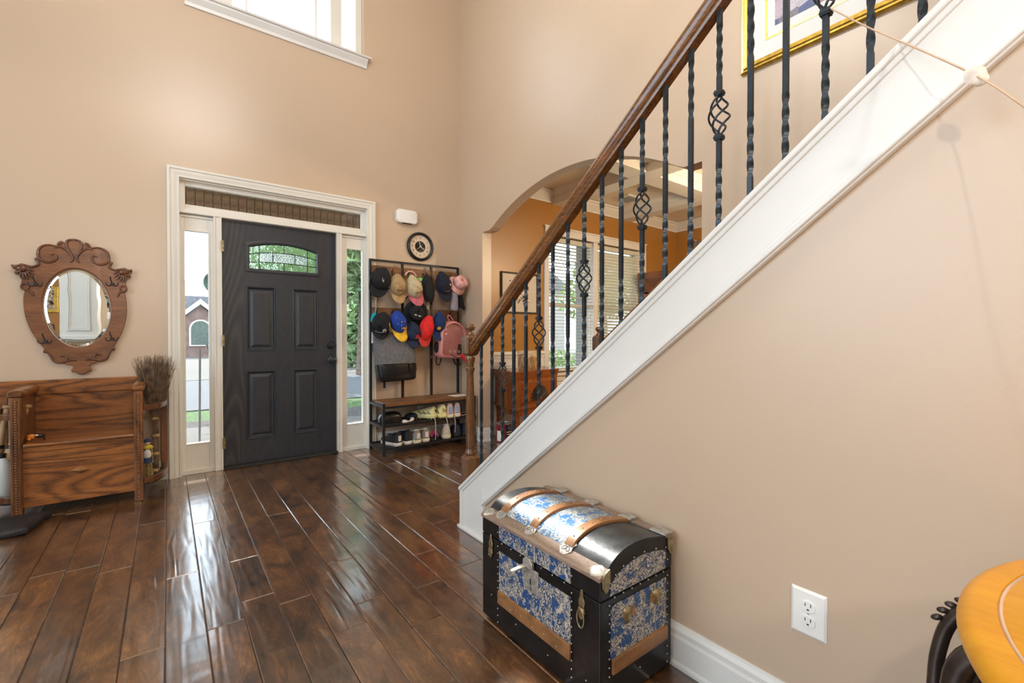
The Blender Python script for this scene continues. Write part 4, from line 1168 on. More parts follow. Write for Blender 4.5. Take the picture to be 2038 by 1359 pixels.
# quarter-round stick stands at both ends
for s_, x0 in ((1, -0.128), (-1, -0.737)):
    for z, hh in ((0.60, 0.035), (0.105, 0.04)):
        out = []; inn = []
        for k in range(13):
            a = pi/2*k/12
            out.append((x0+s_*0.128*sin(a), yf+0.27-0.27*cos(a)+0.01)); inn.append((x0+s_*0.106*sin(a), yf+0.27-0.245*cos(a)+0.01))
        out.append((x0+s_*0.128, yb)); inn.append((x0+s_*0.106, yb))
        B().prism(out+inn[::-1], 'z', z, z+hh).build('stand_ring', M['carvedz'], bn, bevel=0.003)
    tp = [(x0, yf+0.02)] + [(x0+s_*0.12*sin(pi/2*k/12), yf+0.28-0.26*cos(pi/2*k/12)) for k in range(13)] + [(x0+s_*0.12, yb), (x0, yb)]
    B().prism(tp, 'z', 0.095, 0.108).build('drip_tray', M['black'], bn)
    B().box(min(x0+s_*0.088, x0+s_*0.128), max(x0+s_*0.088, x0+s_*0.128), yb-0.02, yb, 0.06, 0.76).build('end_stile', M['oakz'], bn, bevel=0.003)
# twig broom
br = thing('twig_broom', 'upright bundle of dry brown twigs tied with straw bands, in the bench stand', 'broom', (-0.068, 4.17, 0.11))
rr = random.Random(3)
b = B()
for k in range(620):
    a = rr.uniform(0, 2*pi); q = sqrt(rr.random())
    r0 = 0.019*q; r1 = 0.118*q*rr.uniform(0.75, 1.15)
    zt = rr.uniform(0.76, 0.865) - 0.02*q
    ca, sa = cos(a), sin(a)
    pts = [(r0*ca, r0*sa*0.8, 0.0), (r0*ca, r0*sa*0.8, 0.36)]
    for zz, f in ((0.46, 0.18), (0.56, 0.42), (0.66, 0.68), (0.74, 0.86)):
        j = rr.uniform(-.006, .006)
        pts.append((r0*ca*(1-f)+r1*ca*f+j, (r0*(1-f)+r1*f*0.6)*sa, zz))
    pts.append((r1*ca*1.05+rr.uniform(-.012, .012), r1*sa*0.62, zt))
    b.tube(pts, [0.0016, 0.0016, 0.0016, 0.0014, 0.0012, 0.0010, 0.0006], 3, cap=False)
o = b.build('twigs', M['twig'], br, local=True); o['kind'] = 'stuff'
for z in (0.02, 0.14, 0.27, 0.395):
    B().lathe([(0.0215, z-0.009), (0.0235, z-0.004), (0.0235, z+0.006), (0.0215, z+0.011)], (0, 0, 0), 18).build('straw_band', M['straw'], br, local=True, smooth=40)
# small straw broom doll
dl = thing('broom_doll', 'small doll in blue bonnet and white apron with straw broom skirt', 'doll', (-0.113, 4.10, 0.11))
M['dollblue'] = plain('doll_blue_cloth', (0.03, 0.055, 0.14, 1), 0.9); M['dollwhite'] = plain('doll_white_cloth', (0.75, 0.72, 0.68, 1), 0.9)
M['dollskin'] = plain('doll_face', (0.68, 0.42, 0.28, 1), 0.7); M['dollyellow'] = plain('doll_yellow_scarf', (0.62, 0.50, 0.06, 1), 0.8)
b = B()
for k in range(90):
    a = rr.uniform(0, 2*pi); q = sqrt(rr.random())
    b.tube([(0.022*q*cos(a), 0.02*q*sin(a), 0.11), (0.036*q*cos(a), 0.03*q*sin(a), 0.0)], 0.0016, 3, cap=False)
o = b.build('straw_skirt', M['straw'], dl, local=True); o['kind'] = 'stuff'
B().lathe([(0.0, 0.20), (0.018, 0.195), (0.026, 0.16), (0.034, 0.12), (0.036, 0.10), (0.0, 0.10)], (0, 0, 0), 16).build('dress', M['dollblue'], dl, local=True, smooth=50)
B().ell((0.0, -0.016, 0.155), (0.024, 0.018, 0.038), 12, 8).build('apron', M['dollwhite'], dl, local=True, smooth=60)
B().ell((0.004, -0.006, 0.205), (0.030, 0.018, 0.018), 12, 8).build('shawl', M['dollyellow'], dl, local=True, smooth=60)
B().ell((0.0, -0.004, 0.238), (0.017, 0.017, 0.020), 12, 8).build('head', M['dollskin'], dl, local=True, smooth=60)
B().lathe([(0.020, 0.0), (0.022, 0.006), (0.018, 0.018), (0.0, 0.026)], (0.0, 0.0, 0.242), 14).build('bonnet', M['dollblue'], dl, local=True, smooth=50)
B().tube([(0.026, -0.018, 0.2), (0.03, -0.024, 0.1)], 0.003, 6).build('basket', M['straw'], dl, local=True)
# sticks and jug in the other stand
M['ash'] = wood('pale_ash_wood', (0.52, 0.34, 0.18, 1), (0.34, 0.19, 0.085, 1), 'z', 1.5, 0.4, figure=2, contrast=0.4)
def bat(name, lab, p0, p1, r):
    d = Vector(p1)-Vector(p0)
    t = thing(name, lab, 'bat', p0)
    prof = [(0.0, 0.85), (0.2, 0.9), (0.45, 1.0), (0.6, 0.75), (0.8, 0.52), (0.96, 0.5)]
    B().tube([d*a for a, _ in prof], [r*c for _, c in prof], 14).build('barrel', M['ash'], t, local=True, smooth=60)
    B().tube([d*0.96, d*0.975, d*1.0], [r*0.5, r*0.8, r*0.75], 14).build('knob', M['ash'], t, local=True, smooth=60)
    B().tube([d*0.52, d*0.56], [r*0.96, r*0.88], 14).build('grip_band', M['black'], t, local=True, smooth=60)
bat('wooden_bat', 'pale wooden bat leaning into the bench arm, in the stick stand', (-0.835, 4.08, 0.115), (-0.70, 4.12, 0.668), 0.030)
bat('wooden_bat', 'pale wooden bat standing at the very edge of the photo, under the bench rail', (-0.88, 4.16, 0.115), (-0.80, 4.20, 0.66), 0.028)
M['frost'] = plain('frosted_plastic', (0.62, 0.68, 0.68, 1), 0.35, var=0.04)
jg = thing('plastic_jug', 'frosted pale plastic jug low beside the bench post at the photo edge', 'jug', (-0.805, 4.07, 0.11))
B().lathe([(0.040, 0.0), (0.050, 0.02), (0.052, 0.12), (0.047, 0.20), (0.03, 0.235), (0.018, 0.25), (0.0, 0.25)], (0, 0, 0), 24).build('bottle', M['frost'], jg, local=True, smooth=50)
B().lathe([(0.02, 0.245), (0.02, 0.275), (0.0, 0.278)], (0, 0, 0), 16).build('cap', M['black'], jg, local=True, smooth=40)
# black flat base on the floor in front of the bench
q = smoothpts([(-1.35, 3.62, 0), (-0.70, 3.60, 0), (-0.615, 3.66, 0), (-0.585, 3.82, 0), (-0.63, 3.89, 0), (-1.35, 3.88, 0)], 4, closed=True)
M['rubber'] = plain('black_ribbed_plastic', (0.016, 0.017, 0.02, 1), 0.5, var=0.2, vscale=80, bmp=0.2, bscale=200)
def rg(e, z):
    c = Vector((-0.97, 3.745, 0))
    return [(c.x+(p.x-c.x)*(1-e), c.y+(p.y-c.y)*(1-e*2.2), z) for p in q]
b = B().loft([rg(0.03, 0.0), rg(0.0, 0.012), rg(0.0, 0.03), rg(0.03, 0.042), rg(0.06, 0.044)])
tag(b.build('floor_stand_base', M['rubber'], smooth=40), 'low black plastic base plate on the floor before the oak bench', 'base')
# toy on the seat
ty_ = thing('toy_figure', 'small orange and black toy lying on the oak bench seat', 'toy', (-0.655, 4.02, 0.456))
M['toyorange'] = plain('toy_orange', (0.75, 0.25, 0.03, 1), 0.4)
B().ell((-0.012, 0, 0.022), (0.022, 0.016, 0.016), 12, 8).ell((-0.02, -0.02, 0.010), (0.008, 0.012, 0.010), 8, 6).ell((-0.03, 0.01, 0.008), (0.008, 0.012, 0.008), 8, 6).build('body', M['toyorange'], ty_, local=True, smooth=60)
B().ell((0.022, 0, 0.024), (0.024, 0.018, 0.014), 12, 8).ell((0.045, -0.012, 0.010), (0.007, 0.01, 0.010), 8, 6).ell((0.04, 0.018, 0.012), (0.007, 0.01, 0.012), 8, 6).build('wing', M['black'], ty_, local=True, smooth=60)
B().ell((0.012, -0.016, 0.03), (0.009, 0.005, 0.006), 8, 6).build('chest', M['dollwhite'], ty_, local=True, smooth=60)
# ================================================================ CLOCK AND CHIME
ck = thing('wall_clock', 'round wall clock with black rim and cream numbered face above the hat rack', 'clock', (2.12, FY, 2.030))
M['face'] = plain('clock_face', (0.66, 0.54, 0.41, 1), 0.5, var=0.02)
B().lathe([(0.118, -0.012), (0.122, -0.030), (0.134, -0.036), (0.146, -0.028), (0.150, -0.014), (0.148, 0.0), (0.118, 0.0)], (0, 0, 0), 56, 'y', caps=False).build('rim', M['black'], ck, local=True, smooth=50)
B().lathe([(0.0, -0.010), (0.121, -0.010), (0.121, -0.004)], (0, 0, 0), 56, 'y').build('dial', M['face'], ck, local=True)
M['gloss'] = plain('glossy_black', (0.006, 0.006, 0.007, 1), 0.08, var=0.0, coat=0.5)
B().lathe([(0.0, -0.0125), (0.058, -0.0125), (0.059, -0.010)], (0, 0, 0), 40, 'y').build('centre_disc', M['gloss'], ck, local=True)
for h in range(1, 13):
    a = radians(30*h)
    text('numeral', str(h), 0.030, M['dark'], ck, (0.090*sin(a), -0.0108, 0.090*cos(a)), (radians(90), 0, 0))
def hand(name, deg, L, tail, w):
    a = radians(deg); d = Vector((sin(a), 0, cos(a))); n_ = Vector((cos(a), 0, -sin(a)))
    b = B().add([d*-tail - n_*w + Vector((0, -.014, 0)), d*-tail + n_*w + Vector((0, -.014, 0)), d*L + n_*w*0.4 + Vector((0, -.014, 0)), d*L - n_*w*0.4 + Vector((0, -.014, 0))], [(0,1,2,3)])
    b.build(name, M['plate'], ck, local=True, solid=0.0015)
hand('minute_hand', 347, 0.062, 0.0, 0.0028); hand('hour_hand', 119, 0.052, 0.0, 0.0032); hand('second_hand', 232, 0.056, 0.022, 0.0014)
B().ell((0, -0.015, 0), (0.005, 0.003, 0.005), 10, 6).build('hub', M['plate'], ck, local=True)
cm = thing('door_chime', 'white rounded door chime box on the wall above the clock', 'chime', (1.962, FY, 2.312))
def rrect(w, h, r, y, n=5):
    out = []
    for cx, cz, a0 in ((w-r, h-r, 0), (-w+r, h-r, 90), (-w+r, -h+r, 180), (w-r, -h+r, 270)):
        for k in range(n+1):
            a = radians(a0+90*k/n); out.append((cx+r*cos(a), y, cz+r*sin(a)))
    return out
B().loft([rrect(0.108, 0.066, 0.03, 0), rrect(0.112, 0.070, 0.034, -0.03), rrect(0.108, 0.066, 0.034, -0.05), rrect(0.096, 0.055, 0.03, -0.056)]).build('housing', M['plate'], cm, local=True, smooth=40)
B().box(-0.05, 0.05, -0.048, -0.026, -0.0715, -0.067).build('grille', M['dark'], cm, local=True)

# ================================================================ HALL TREE RACK
rk = thing('hall_tree', 'black metal hall tree with rustic wood bench and shoe shelves', 'coat rack', (2.06, 4.2, 0))
ry, rf = 4.335, 4.005
RXL = [1.571, 1.901, 2.222, 2.545]
s = 0.011
for i, x in enumerate(RXL):
    B().box(x-s, x+s, ry-s, ry+s, 0.445 if i in (1, 2) else 0.0, 1.845).build('post', M['blackmetal'], rk)
for x in (RXL[0], RXL[3]):
    B().box(x-s, x+s, rf-s, rf+s, 0, 0.478).build('leg', M['blackmetal'], rk)
    for z in (0.05, 0.262, 0.455):
        B().box(x-s, x+s, rf+s, ry-s, z-0.012, z+0.012).build('side_rail', M['blackmetal'], rk)
B().box(RXL[0], RXL[3], ry-s*0.8, ry+s*0.8, 1.825, 1.845).build('top_rail', M['blackmetal'], rk)
for z in (0.06, 0.268, 0.44):
    for y in (rf, ry):
        B().box(RXL[0]+s, RXL[3]-s, y-s*0.8, y+s*0.8, z-0.010, z+0.010).build('shelf_rail', M['blackmetal'], rk)
B().box(RXL[0]+s+0.001, RXL[3]-s-0.001, rf-0.014, ry-s, 0.450, 0.480).build('seat_board', M['rustic'], rk, bevel=0.003)
for z in (0.068, 0.276):
    b = B()
    for k in range(34):
        x = RXL[0]+0.02+k*0.028
        b.box(x-0.0012, x+0.0012, rf, ry, z-0.002, z)
    for k in range(16):
        y = rf+0.012+k*0.021
        b.box(RXL[0]+s, RXL[3]-s, y-0.0012, y+0.0012, z-0.003, z-0.001)
    o = b.build('mesh_shelf', M['blackmetal'], rk); o['kind'] = 'stuff'
for z0, z1 in ((1.635, 1.785), (1.225, 1.375)):
    for a, c in zip(RXL[:-1], RXL[1:]):
        B().box(a+s+0.001, c-s-0.001, ry-0.008, ry+0.006, z0, z1).build('back_board', M['rustic'], rk, bevel=0.001)
hookb = None
for z in (1.70, 1.30):
    for x in (1.63, 1.79, 1.965, 2.125, 2.29, 2.44):
        if hookb is None:
            b = B().box(-0.008, 0.008, -0.010, -0.007, -0.02, 0.045)
            b.tube(smoothpts([(0, -0.011, -0.012), (0, -0.030, -0.022), (0, -0.055, -0.008), (0, -0.062, 0.022)], 3), 0.0035, 6)
            b.tube(smoothpts([(0, -0.011, 0.03), (0, -0.03, 0.045), (0.0, -0.038, 0.07)], 3), 0.003, 6)
            hookb = b.build('hook', M['blackmetal'], rk, local=True); o = hookb
        else:
            o = inst(hookb, 'hook', rk, (0, 0, 0))
        o.location = (x-2.06, ry-4.2, z)
tag(B().obox((2.42, 4.10, 0.4815), (0.20, 0.14, 0.001), (0, 0, radians(8))).build('paper_sheet', M['plate']), 'white sheet of paper lying on the rack bench near the newel', 'paper')
outlet('wall_outlet', 'white outlet low on the front wall under the rack bench', (2.13, FY, 0.36), 'y', 0.075, 0.117)

# ---------------------------------------------------------------- hats
def cloth(name, r, g, b_, rough=0.9):
    return plain(name, srgb(r, g, b_), rough, var=0.10, vscale=30, bmp=0.25, bscale=500)
C = {k: cloth('cap_'+k, *v) for k, v in dict(black=(24, 26, 32), tan=(176, 146, 104), khaki=(196, 182, 146), rose=(196, 104, 118), navy=(22, 28, 44), royal=(32, 66, 158), yellow=(240, 190, 50), navy2=(34, 44, 72), red=(222, 40, 42), brick=(190, 56, 48), blue=(22, 48, 98), pink=(236, 178, 172), grey=(150, 148, 158), teal=(30, 178, 200), green=(60, 214, 60), white=(232, 228, 222), hotpink=(226, 60, 150), orange=(232, 150, 40), maroon=(110, 50, 54), lav=(200, 180, 192), gold=(214, 168, 52), silver=(180, 184, 190), purple=(92, 60, 150)).items()}
def cap(name, lab, loc, roll, crown, visor, a=0.078, b=0.100, h=0.075, vl=0.07, pitch=0, deco=(), button=None, vw=1.0, flat=0.0, seed=0):
    t = thing(name, lab, 'cap', loc, (radians(pitch), radians(roll), 0), 'caps hanging on the hall tree')
    rr = random.Random(seed or len(lab))
    rings = []
    nu = 24
    ph = [rr.uniform(0, 6) for _ in range(4)]
    def surf(x, z):
        q = max(0.0, 1-(x/a)**2-(z/b)**2)
        return -h*q**0.42
    for j in range(9):
        f = j/8
        e = cos(f*pi/2)
        ring = []
        for i in range(nu):
            th = 2*pi*i/nu
            w = 1+0.035*sin(3*th+ph[0])*(1-f)+0.025*sin(5*th+ph[1])*f
            zz = e*sin(th); tp = 1-0.34*max(0, zz)**1.3
            ring.append((a*e*cos(th)*w*tp, -h*sin(f*pi/2)**0.9*(1-0.10*sin(2*th+ph[2])*e)*(1-0.35*max(0, zz)) + 0.005*sin(7*th+ph[3])*e, b*zz*w*(1.12 if zz > 0 else 1)))
        rings.append(ring)
    rings[-1] = [(0.0005*cos(2*pi*i/nu), -h, 0.0005*sin(2*pi*i/nu)) for i in range(nu)]
    B().loft(rings, caps=False).build('crown', crown, t, local=True, smooth=70, solid=0.003)
    B().tube([(a*1.0*cos(2*pi*i/24), -0.004, b*1.0*sin(2*pi*i/24)) for i in range(24)], 0.004, 6, closed=True).build('sweatband', crown, t, local=True, smooth=60)
    rows = []
    for j in range(7):
        v = j/6
        row = []
        for i in range(15):
            u = -1+2*i/14
            zb = -b*sqrt(max(0, 1-(0.86*u)**2))
            ext = vl*sqrt(max(0, 1-abs(u)**2.6))*v
            row.append((u*a*vw*(1.0+0.05*v), -0.018-0.030*v+(0.026+0.02*v)*u*u*(1-flat), zb-ext*1.25+0.012))
        rows.append(row)
    B().grid(rows).build('visor', visor, t, local=True, smooth=70, solid=0.004)
    B().ell((0, -h-0.002, 0), (0.006, 0.004, 0.006), 8, 6).build('button', button or crown, t, local=True, smooth=60)
    sm_ = B()
    for k in range(6):
        th = pi/6+pi/3*k
        pts = []
        for q in range(1, 8):
            f = q/8
            pts.append((a*cos(f*pi/2)*cos(th), -h*sin(f*pi/2)**0.9-0.0015, b*cos(f*pi/2)*sin(th)))
        sm_.tube(pts, 0.0014, 4)
    sm_.build('seam', crown, t, local=True)
    for d in deco:
        kind = d[0]
        if kind == 'text':
            _, s_, x, z, size, m_ = d
            text('emblem', s_, size, m_, t, (x, surf(x, z)-0.007, z), (radians(90-28), 0, 0), 0.0015)
        elif kind == 'squig':
            _, x, z, w, hh, m_ = d
            pts = []
            for k in range(48):
                px_ = x-w/2+w*k/47+0.10*w*sin(k*0.95); pz = z+hh*0.5*cos(k*0.95)*(0.6+0.4*sin(k*0.37))+0.006*((px_-x)/(w/2))**2
                pts.append((px_, surf(px_, pz)-0.004, pz))
            B().tube(pts, 0.0013, 4).build('embroidery', m_, t, local=True)
        elif kind == 'patch':
            _, x, z, w, hh, m_ = d
            b_ = B()
            q = [(x+w/2*cos(2*pi*k/14)*(1-0.15*sin(2*pi*k/14)), z+hh/2*sin(2*pi*k/14)) for k in range(14)]
            b_.loft([[(u, surf(u, w_)-0.002, w_) for u, w_ in q], [(u, surf(u, w_)-0.006, w_) for u, w_ in q]])
            b_.build('emblem', m_, t, local=True)
        elif kind == 'dot':
            _, x, z, m_ = d
            B().ell((x, surf(x, z)-0.001, z), (0.004, 0.003, 0.004), 8, 5).build('eyelet', m_, t, local=True)
        elif kind == 'band':
            _, p0, p1, m_ = d
            pts = [(p0[0]+(p1[0]-p0[0])*k/8, 0, p0[1]+(p1[1]-p0[1])*k/8) for k in range(9)]
            B().tube([(x, surf(x, z)-0.003, z) for x, _, z in pts], 0.005, 6).build('stripe', m_, t, local=True)
    return t
cap('baseball_cap', 'black cap with flat brim and pale letter emblem at the rack edge by the sidelight', (1.632, 4.225, 1.640), 24, C['black'], C['black'], 0.098, 0.108, 0.085, 0.075, deco=(('text', 'C', -0.004, -0.012, 0.036, C['lav']), ('text', 'R', 0.003, -0.028, 0.036, C['lav']), ('dot', 0.045, 0.045, C['purple']), ('dot', 0.047, 0.048, C['purple'])), vw=1.0, flat=0.8)
cap('baseball_cap', 'tan cap with tan brim hanging by the upper rack post', (1.797, 4.215, 1.590), -4, C['tan'], C['tan'], 0.078, 0.105, 0.085, 0.070, deco=(('squig', 0.0, -0.055, 0.07, 0.012, C['maroon']), ('dot', 0.004, -0.076, C['white'])), button=C['khaki'])
cap('baseball_cap', 'khaki cap with dusty rose brim next to the tan cap', (1.962, 4.20, 1.580), -14, C['khaki'], C['rose'], 0.080, 0.110, 0.085, 0.075, deco=(('squig', 0.005, -0.060, 0.10, 0.016, C['maroon']),), button=C['rose'])
cap('baseball_cap', 'fuzzy navy cap with red stitching below the top rail, beside the pink bucket hat', (2.292, 4.20, 1.640), -10, C['navy'], C['navy'], 0.085, 0.115, 0.075, 0.070, deco=(('squig', 0.01, -0.085, 0.06, 0.006, C['rose']), ('patch', 0.045, -0.02, 0.022, 0.026, C['silver'])))
cap('baseball_cap', 'black cap with gold stripe and silver badge over the grey tote', (1.632, 4.205, 1.215), 12, C['black'], C['black'], 0.092, 0.105, 0.085, 0.045, deco=(('band', (0.045, 0.015), (0.072, -0.05), C['gold']), ('patch', 0.016, -0.066, 0.036, 0.034, C['silver']), ('squig', -0.04, -0.045, 0.03, 0.05, M['lidgrey']), ('squig', -0.02, -0.09, 0.07, 0.004, C['silver'])))
cap('baseball_cap', 'royal blue cap with bright yellow brim over the grey tote', (1.790, 4.185, 1.232), -12, C['royal'], C['yellow'], 0.078, 0.105, 0.09, 0.080, deco=(('text', 'K', 0.018, -0.062, 0.046, C['orange']), ('squig', 0.018, -0.066, 0.06, 0.024, C['orange']), ('dot', -0.04, 0.05, C['lav']), ('dot', -0.035, -0.01, C['lav']), ('dot', 0.035, 0.0, C['lav']), ('dot', -0.01, -0.03, C['lav'])), button=C['yellow'])
cap('baseball_cap', 'navy cap with red and white stitching below the black bucket hat', (1.945, 4.195, 1.140), -6, C['navy2'], C['navy2'], 0.080, 0.09, 0.08, 0.065, deco=(('patch', 0.018, -0.045, 0.05, 0.024, C['red']), ('squig', 0.012, -0.066, 0.085, 0.005, C['silver'])))
cap('baseball_cap', 'bright red cap with brick red brim between two navy caps', (2.085, 4.175, 1.175), 14, C['red'], C['brick'], 0.075, 0.125, 0.08, 0.065)
cap('baseball_cap', 'blue cap with small gold patch hanging beside the pink backpack', (2.232, 4.185, 1.235), 8, C['blue'], C['blue'], 0.068, 0.105, 0.075, 0.075, deco=(('patch', -0.02, -0.062, 0.034, 0.034, C['gold']),))
cap('baseball_cap', 'red and black cap peeking out between the pink backpack and the newel post', (2.545, 4.12, 0.885), -60, C['red'], C['black'], 0.070, 0.085, 0.06, 0.06)
# bucket hats
def bucket(name, lab, loc, rot, crownm, r, hh, brim, br_drop, deco=None):
    t = thing(name, lab, 'hat', loc, rot, 'bucket hats on the hall tree')
    prof = [(0.0, hh), (r*0.72, hh*0.97), (r*0.86, hh*0.88), (r, 0.0)]
    rings = []
    nu = 32
    rr = random.Random(5)
    for q, (rad, z) in enumerate(prof):
        rings.append([((rad+0.0005)*cos(2*pi*i/nu)*(1+0.04*sin(4*2*pi*i/nu+q)), (rad+0.0005)*sin(2*pi*i/nu), z+0.004*sin(3*2*pi*i/nu+q)) for i in range(nu)])
    B().loft(rings, caps=False).build('crown', crownm, t, local=True, smooth=55, solid=0.003)
    rings = []
    for q in range(5):
        f = q/4
        rings.append([((r+brim*f)*cos(2*pi*i/nu), (r+brim*f)*sin(2*pi*i/nu), -br_drop*f+0.008*f*sin(3*2*pi*i/nu+1)) for i in range(nu)])
    B().loft(rings, caps=False).build('brim', crownm, t, local=True, smooth=55, solid=0.003)
    b = B()
    for f in (0.25, 0.5, 0.75): b.tube([((r+brim*f)*cos(2*pi*i/nu), (r+brim*f)*sin(2*pi*i/nu), -br_drop*f+0.008*f*sin(3*2*pi*i/nu+1)+0.002) for i in range(nu)], 0.001, 4, closed=True)
    b.build('stitching', crownm, t, local=True)
    return t
bucket('bucket_hat', 'pink bucket hat hung at the upper end of the rack by the corner', (2.475, 4.20, 1.650), (radians(62), radians(24), 0), C['pink'], 0.076, 0.080, 0.034, 0.040)
h9 = bucket('bucket_hat', 'black bucket hat with white stitched word in the middle of the rack', (1.985, 4.205, 1.330), (radians(98), radians(14), 0), C['black'], 0.080, 0.065, 0.048, 0.006)
b = B().tube([(-0.035+0.07*k/47+0.006*sin(k*0.95), -0.022+0.006*cos(k*0.95), 0.0665) for k in range(48)], 0.0014, 4)
b.build('embroidery', C['white'], h9, local=True)
# soft black pouch bag
pb = thing('mesh_pouch', 'long black zip pouch hanging between the khaki cap and the navy cap', 'pouch', (2.125, 4.215, 1.585), (0, radians(-8), 0))
rings = []
for j in range(11):
    f = j/10
    w = 0.070*sin(pi*min(1, 0.12+f*0.86))**0.6; d = 0.045*sin(pi*min(1, 0.1+f*0.86))**0.8
    rings.append([(w*cos(2*pi*i/20), d*sin(2*pi*i/20), -0.14+0.28*f) for i in range(20)])
B().loft(rings).build('body', C['black'], pb, local=True, smooth=60)
B().ell((-0.008, -0.035, -0.02), (0.045, 0.016, 0.10), 14, 10).build('front_pocket', M['dark_fabric'], pb, local=True, smooth=60)
B().tube(smoothpts([(-0.012, 0, 0.13), (-0.008, -0.004, 0.155), (0.008, -0.004, 0.155), (0.012, 0, 0.13)], 3), 0.003, 6).build('loop', C['black'], pb, local=True)
# pink headband and green toy
tag(B().tube([(1.955+0.058*cos(radians(10+16*k)), 4.255, 1.690+0.055*sin(radians(10+16*k))) for k in range(11)], 0.008, 8).build('headband', C['pink'], smooth=60), 'pink headband looped over the hook behind the khaki cap', 'headband')
gt = thing('plush_toy', 'bright green plush ring with white balls behind the khaki cap', 'toy', (2.055, 4.25, 1.645))
B().tube([(0.030*cos(2*pi*k/16), 0, 0.036*sin(2*pi*k/16)) for k in range(16)], 0.012, 8, closed=True).tube([(0.045+0.024*cos(2*pi*k/16), 0.0, 0.006+0.036*sin(2*pi*k/16)) for k in range(16)], 0.010, 8, closed=True).build('ring', C['green'], gt, local=True, smooth=60)
B().ell((0.0, -0.012, 0.020), (0.016, 0.012, 0.018), 12, 8).ell((0.008, -0.012, -0.022), (0.012, 0.010, 0.016), 12, 8).build('ball', C['white'], gt, local=True, smooth=60)
# grey sleeve and black strap
gs = thing('fabric_sleeve', 'grey fabric sleeve hanging below the pink bucket hat', 'garment', (2.435, 4.215, 1.375))
rings = []
for j in range(8):
    f = j/7
    rings.append([((0.045-0.006*f)*cos(2*pi*i/18)*(1+0.12*sin(4*2*pi*i/18)), 0.028*sin(2*pi*i/18), 0.22*f + 0.012*sin(2*pi*i/18)*(1-f)) for i in range(18)])
B().loft(rings, caps=False).build('sleeve', C['grey'], gs, local=True, smooth=60, solid=0.004)
B().tube([(rings[0][i][0]*1.03, rings[0][i][1]*1.03, rings[0][i][2]+0.012) for i in range(18)], 0.0025, 5, closed=True).build('hem', C['grey'], gs, local=True, smooth=60)
bg_ = thing('knit_glove', 'black knit glove hanging behind the grey sleeve at the rack end', 'glove', (2.52, 4.235, 1.40))
rings = []
for j in range(8):
    f = j/7
    w = 0.034*(1-0.5*f)
    rings.append([(0.02-0.03*f+w*cos(2*pi*i/14), 0.02*sin(2*pi*i/14), 0.19*f) for i in range(14)])
B().loft(rings).build('cuff', C['black'], bg_, local=True, smooth=60)
B().tube([(0.02, 0, 0.02), (0.04, -0.004, -0.005), (0.035, -0.004, -0.02)], [0.02, 0.018, 0.008], 8).build('thumb', C['black'], bg_, local=True, smooth=60)
# swatter
sw = thing('fly_swatter', 'turquoise plastic swatter on a thin wire at the rack edge', 'swatter', (1.585, 4.26, 1.22))
B().tube([(0.012, 0, 0.12), (0.020, 0, 0.28)], 0.0016, 5).build('wire', M['plate'], sw, local=True)
B().loft([rrect(0.030, 0.045, 0.018, -0.002), rrect(0.030, 0.045, 0.018, 0.002)]).xform(Matrix.Translation((-0.004, 0, 0.05)) @ Matrix.Rotation(radians(14), 4, 'Y')).build('paddle', C['teal'], sw, local=True)
B().tube([(0.006, 0, 0.09), (0.012, 0, 0.14)], 0.006, 8).build('handle', C['teal'], sw, local=True)
tag(B().prism([(1.563, 1.03), (1.60, 1.03), (1.63, 1.19), (1.60, 1.20), (1.565, 1.13)], 'y', 4.27, 4.285).build('cloth_strip', C['white']), 'strip of white cloth behind the black badge cap', 'cloth')
# lanyard
ln = thing('lanyard', 'thin black lanyard with brass clasp hanging below the red cap', 'lanyard', (2.185, 4.26, 0.88))
B().tube([(-0.004, 0, 0.02), (-0.004, 0, 0.2), (0.004, 0, 0.34), (0.006, 0, 0.2), (0.004, 0, 0.02)], 0.0028, 6).build('strap', C['black'], ln, local=True)
B().tube([(0.008*cos(2*pi*k/10), 0, 0.008*sin(2*pi*k/10)) for k in range(10)], 0.002, 6, closed=True).build('clasp', M['brass'], ln, local=True)
# carabiner strap under tan cap
cs = thing('key_strap', 'black strap with silver ring under the tan cap', 'strap', (1.885, 4.235, 1.43))
B().obox((0.02, 0, 0.05), (0.012, 0.004, 0.10), (0, radians(50), 0)).build('strap', C['black'], cs, local=True)
B().tube([(0.014*cos(2*pi*k/12), -0.004, 0.014*sin(2*pi*k/12)) for k in range(12)], 0.003, 6, closed=True).build('ring', M['silver'], cs, local=True)

# ---------------------------------------------------------------- grey tote
M['felt'] = plain('charcoal_felt', srgb(108, 108, 112), 0.95, var=0.12, vscale=40, bmp=0.3, bscale=500)
M['leather'] = plain('black_leather', (0.012, 0.013, 0.015, 1), 0.32, var=0.2, vscale=10, bmp=0.15, bscale=60)
tt = thing('tote_bag', 'large grey felt tote with black leather bottom hanging on the rack', 'bag', (1.775, 4.243, 0.66))
def tsec(z, x0, x1, d, n=24, k=3.2):
    cx = (x0+x1)/2; w = (x1-x0)/2
    out = []
    for i in range(n):
        a = 2*pi*i/n
        c_, s_ = cos(a), sin(a)
        out.append((cx+w*math.copysign(abs(c_)**(2/k), c_), d*math.copysign(abs(s_)**(2/k), s_), z+0.02*c_*(0.3)))
    return out
B().loft([tsec(z, x0, x1, d) for z, x0, x1, d in ((0.165, -0.19, 0.215, 0.075), (0.22, -0.185, 0.213, 0.07), (0.30, -0.20, 0.208, 0.06), (0.38, -0.208, 0.20, 0.045), (0.47, -0.215, 0.195, 0.025), (0.475, -0.213, 0.193, 0.02))]).build('felt_body', M['felt'], tt, local=True, smooth=50)
B().loft([tsec(z, x0, x1, d) for z, x0, x1, d in ((0.0, -0.14, 0.205, 0.055), (0.015, -0.165, 0.217, 0.075), (0.09, -0.178, 0.219, 0.082), (0.155, -0.188, 0.2175, 0.079), (0.17, -0.190, 0.217, 0.076))]).build('leather_bottom', M['leather'], tt, local=True, smooth=50)
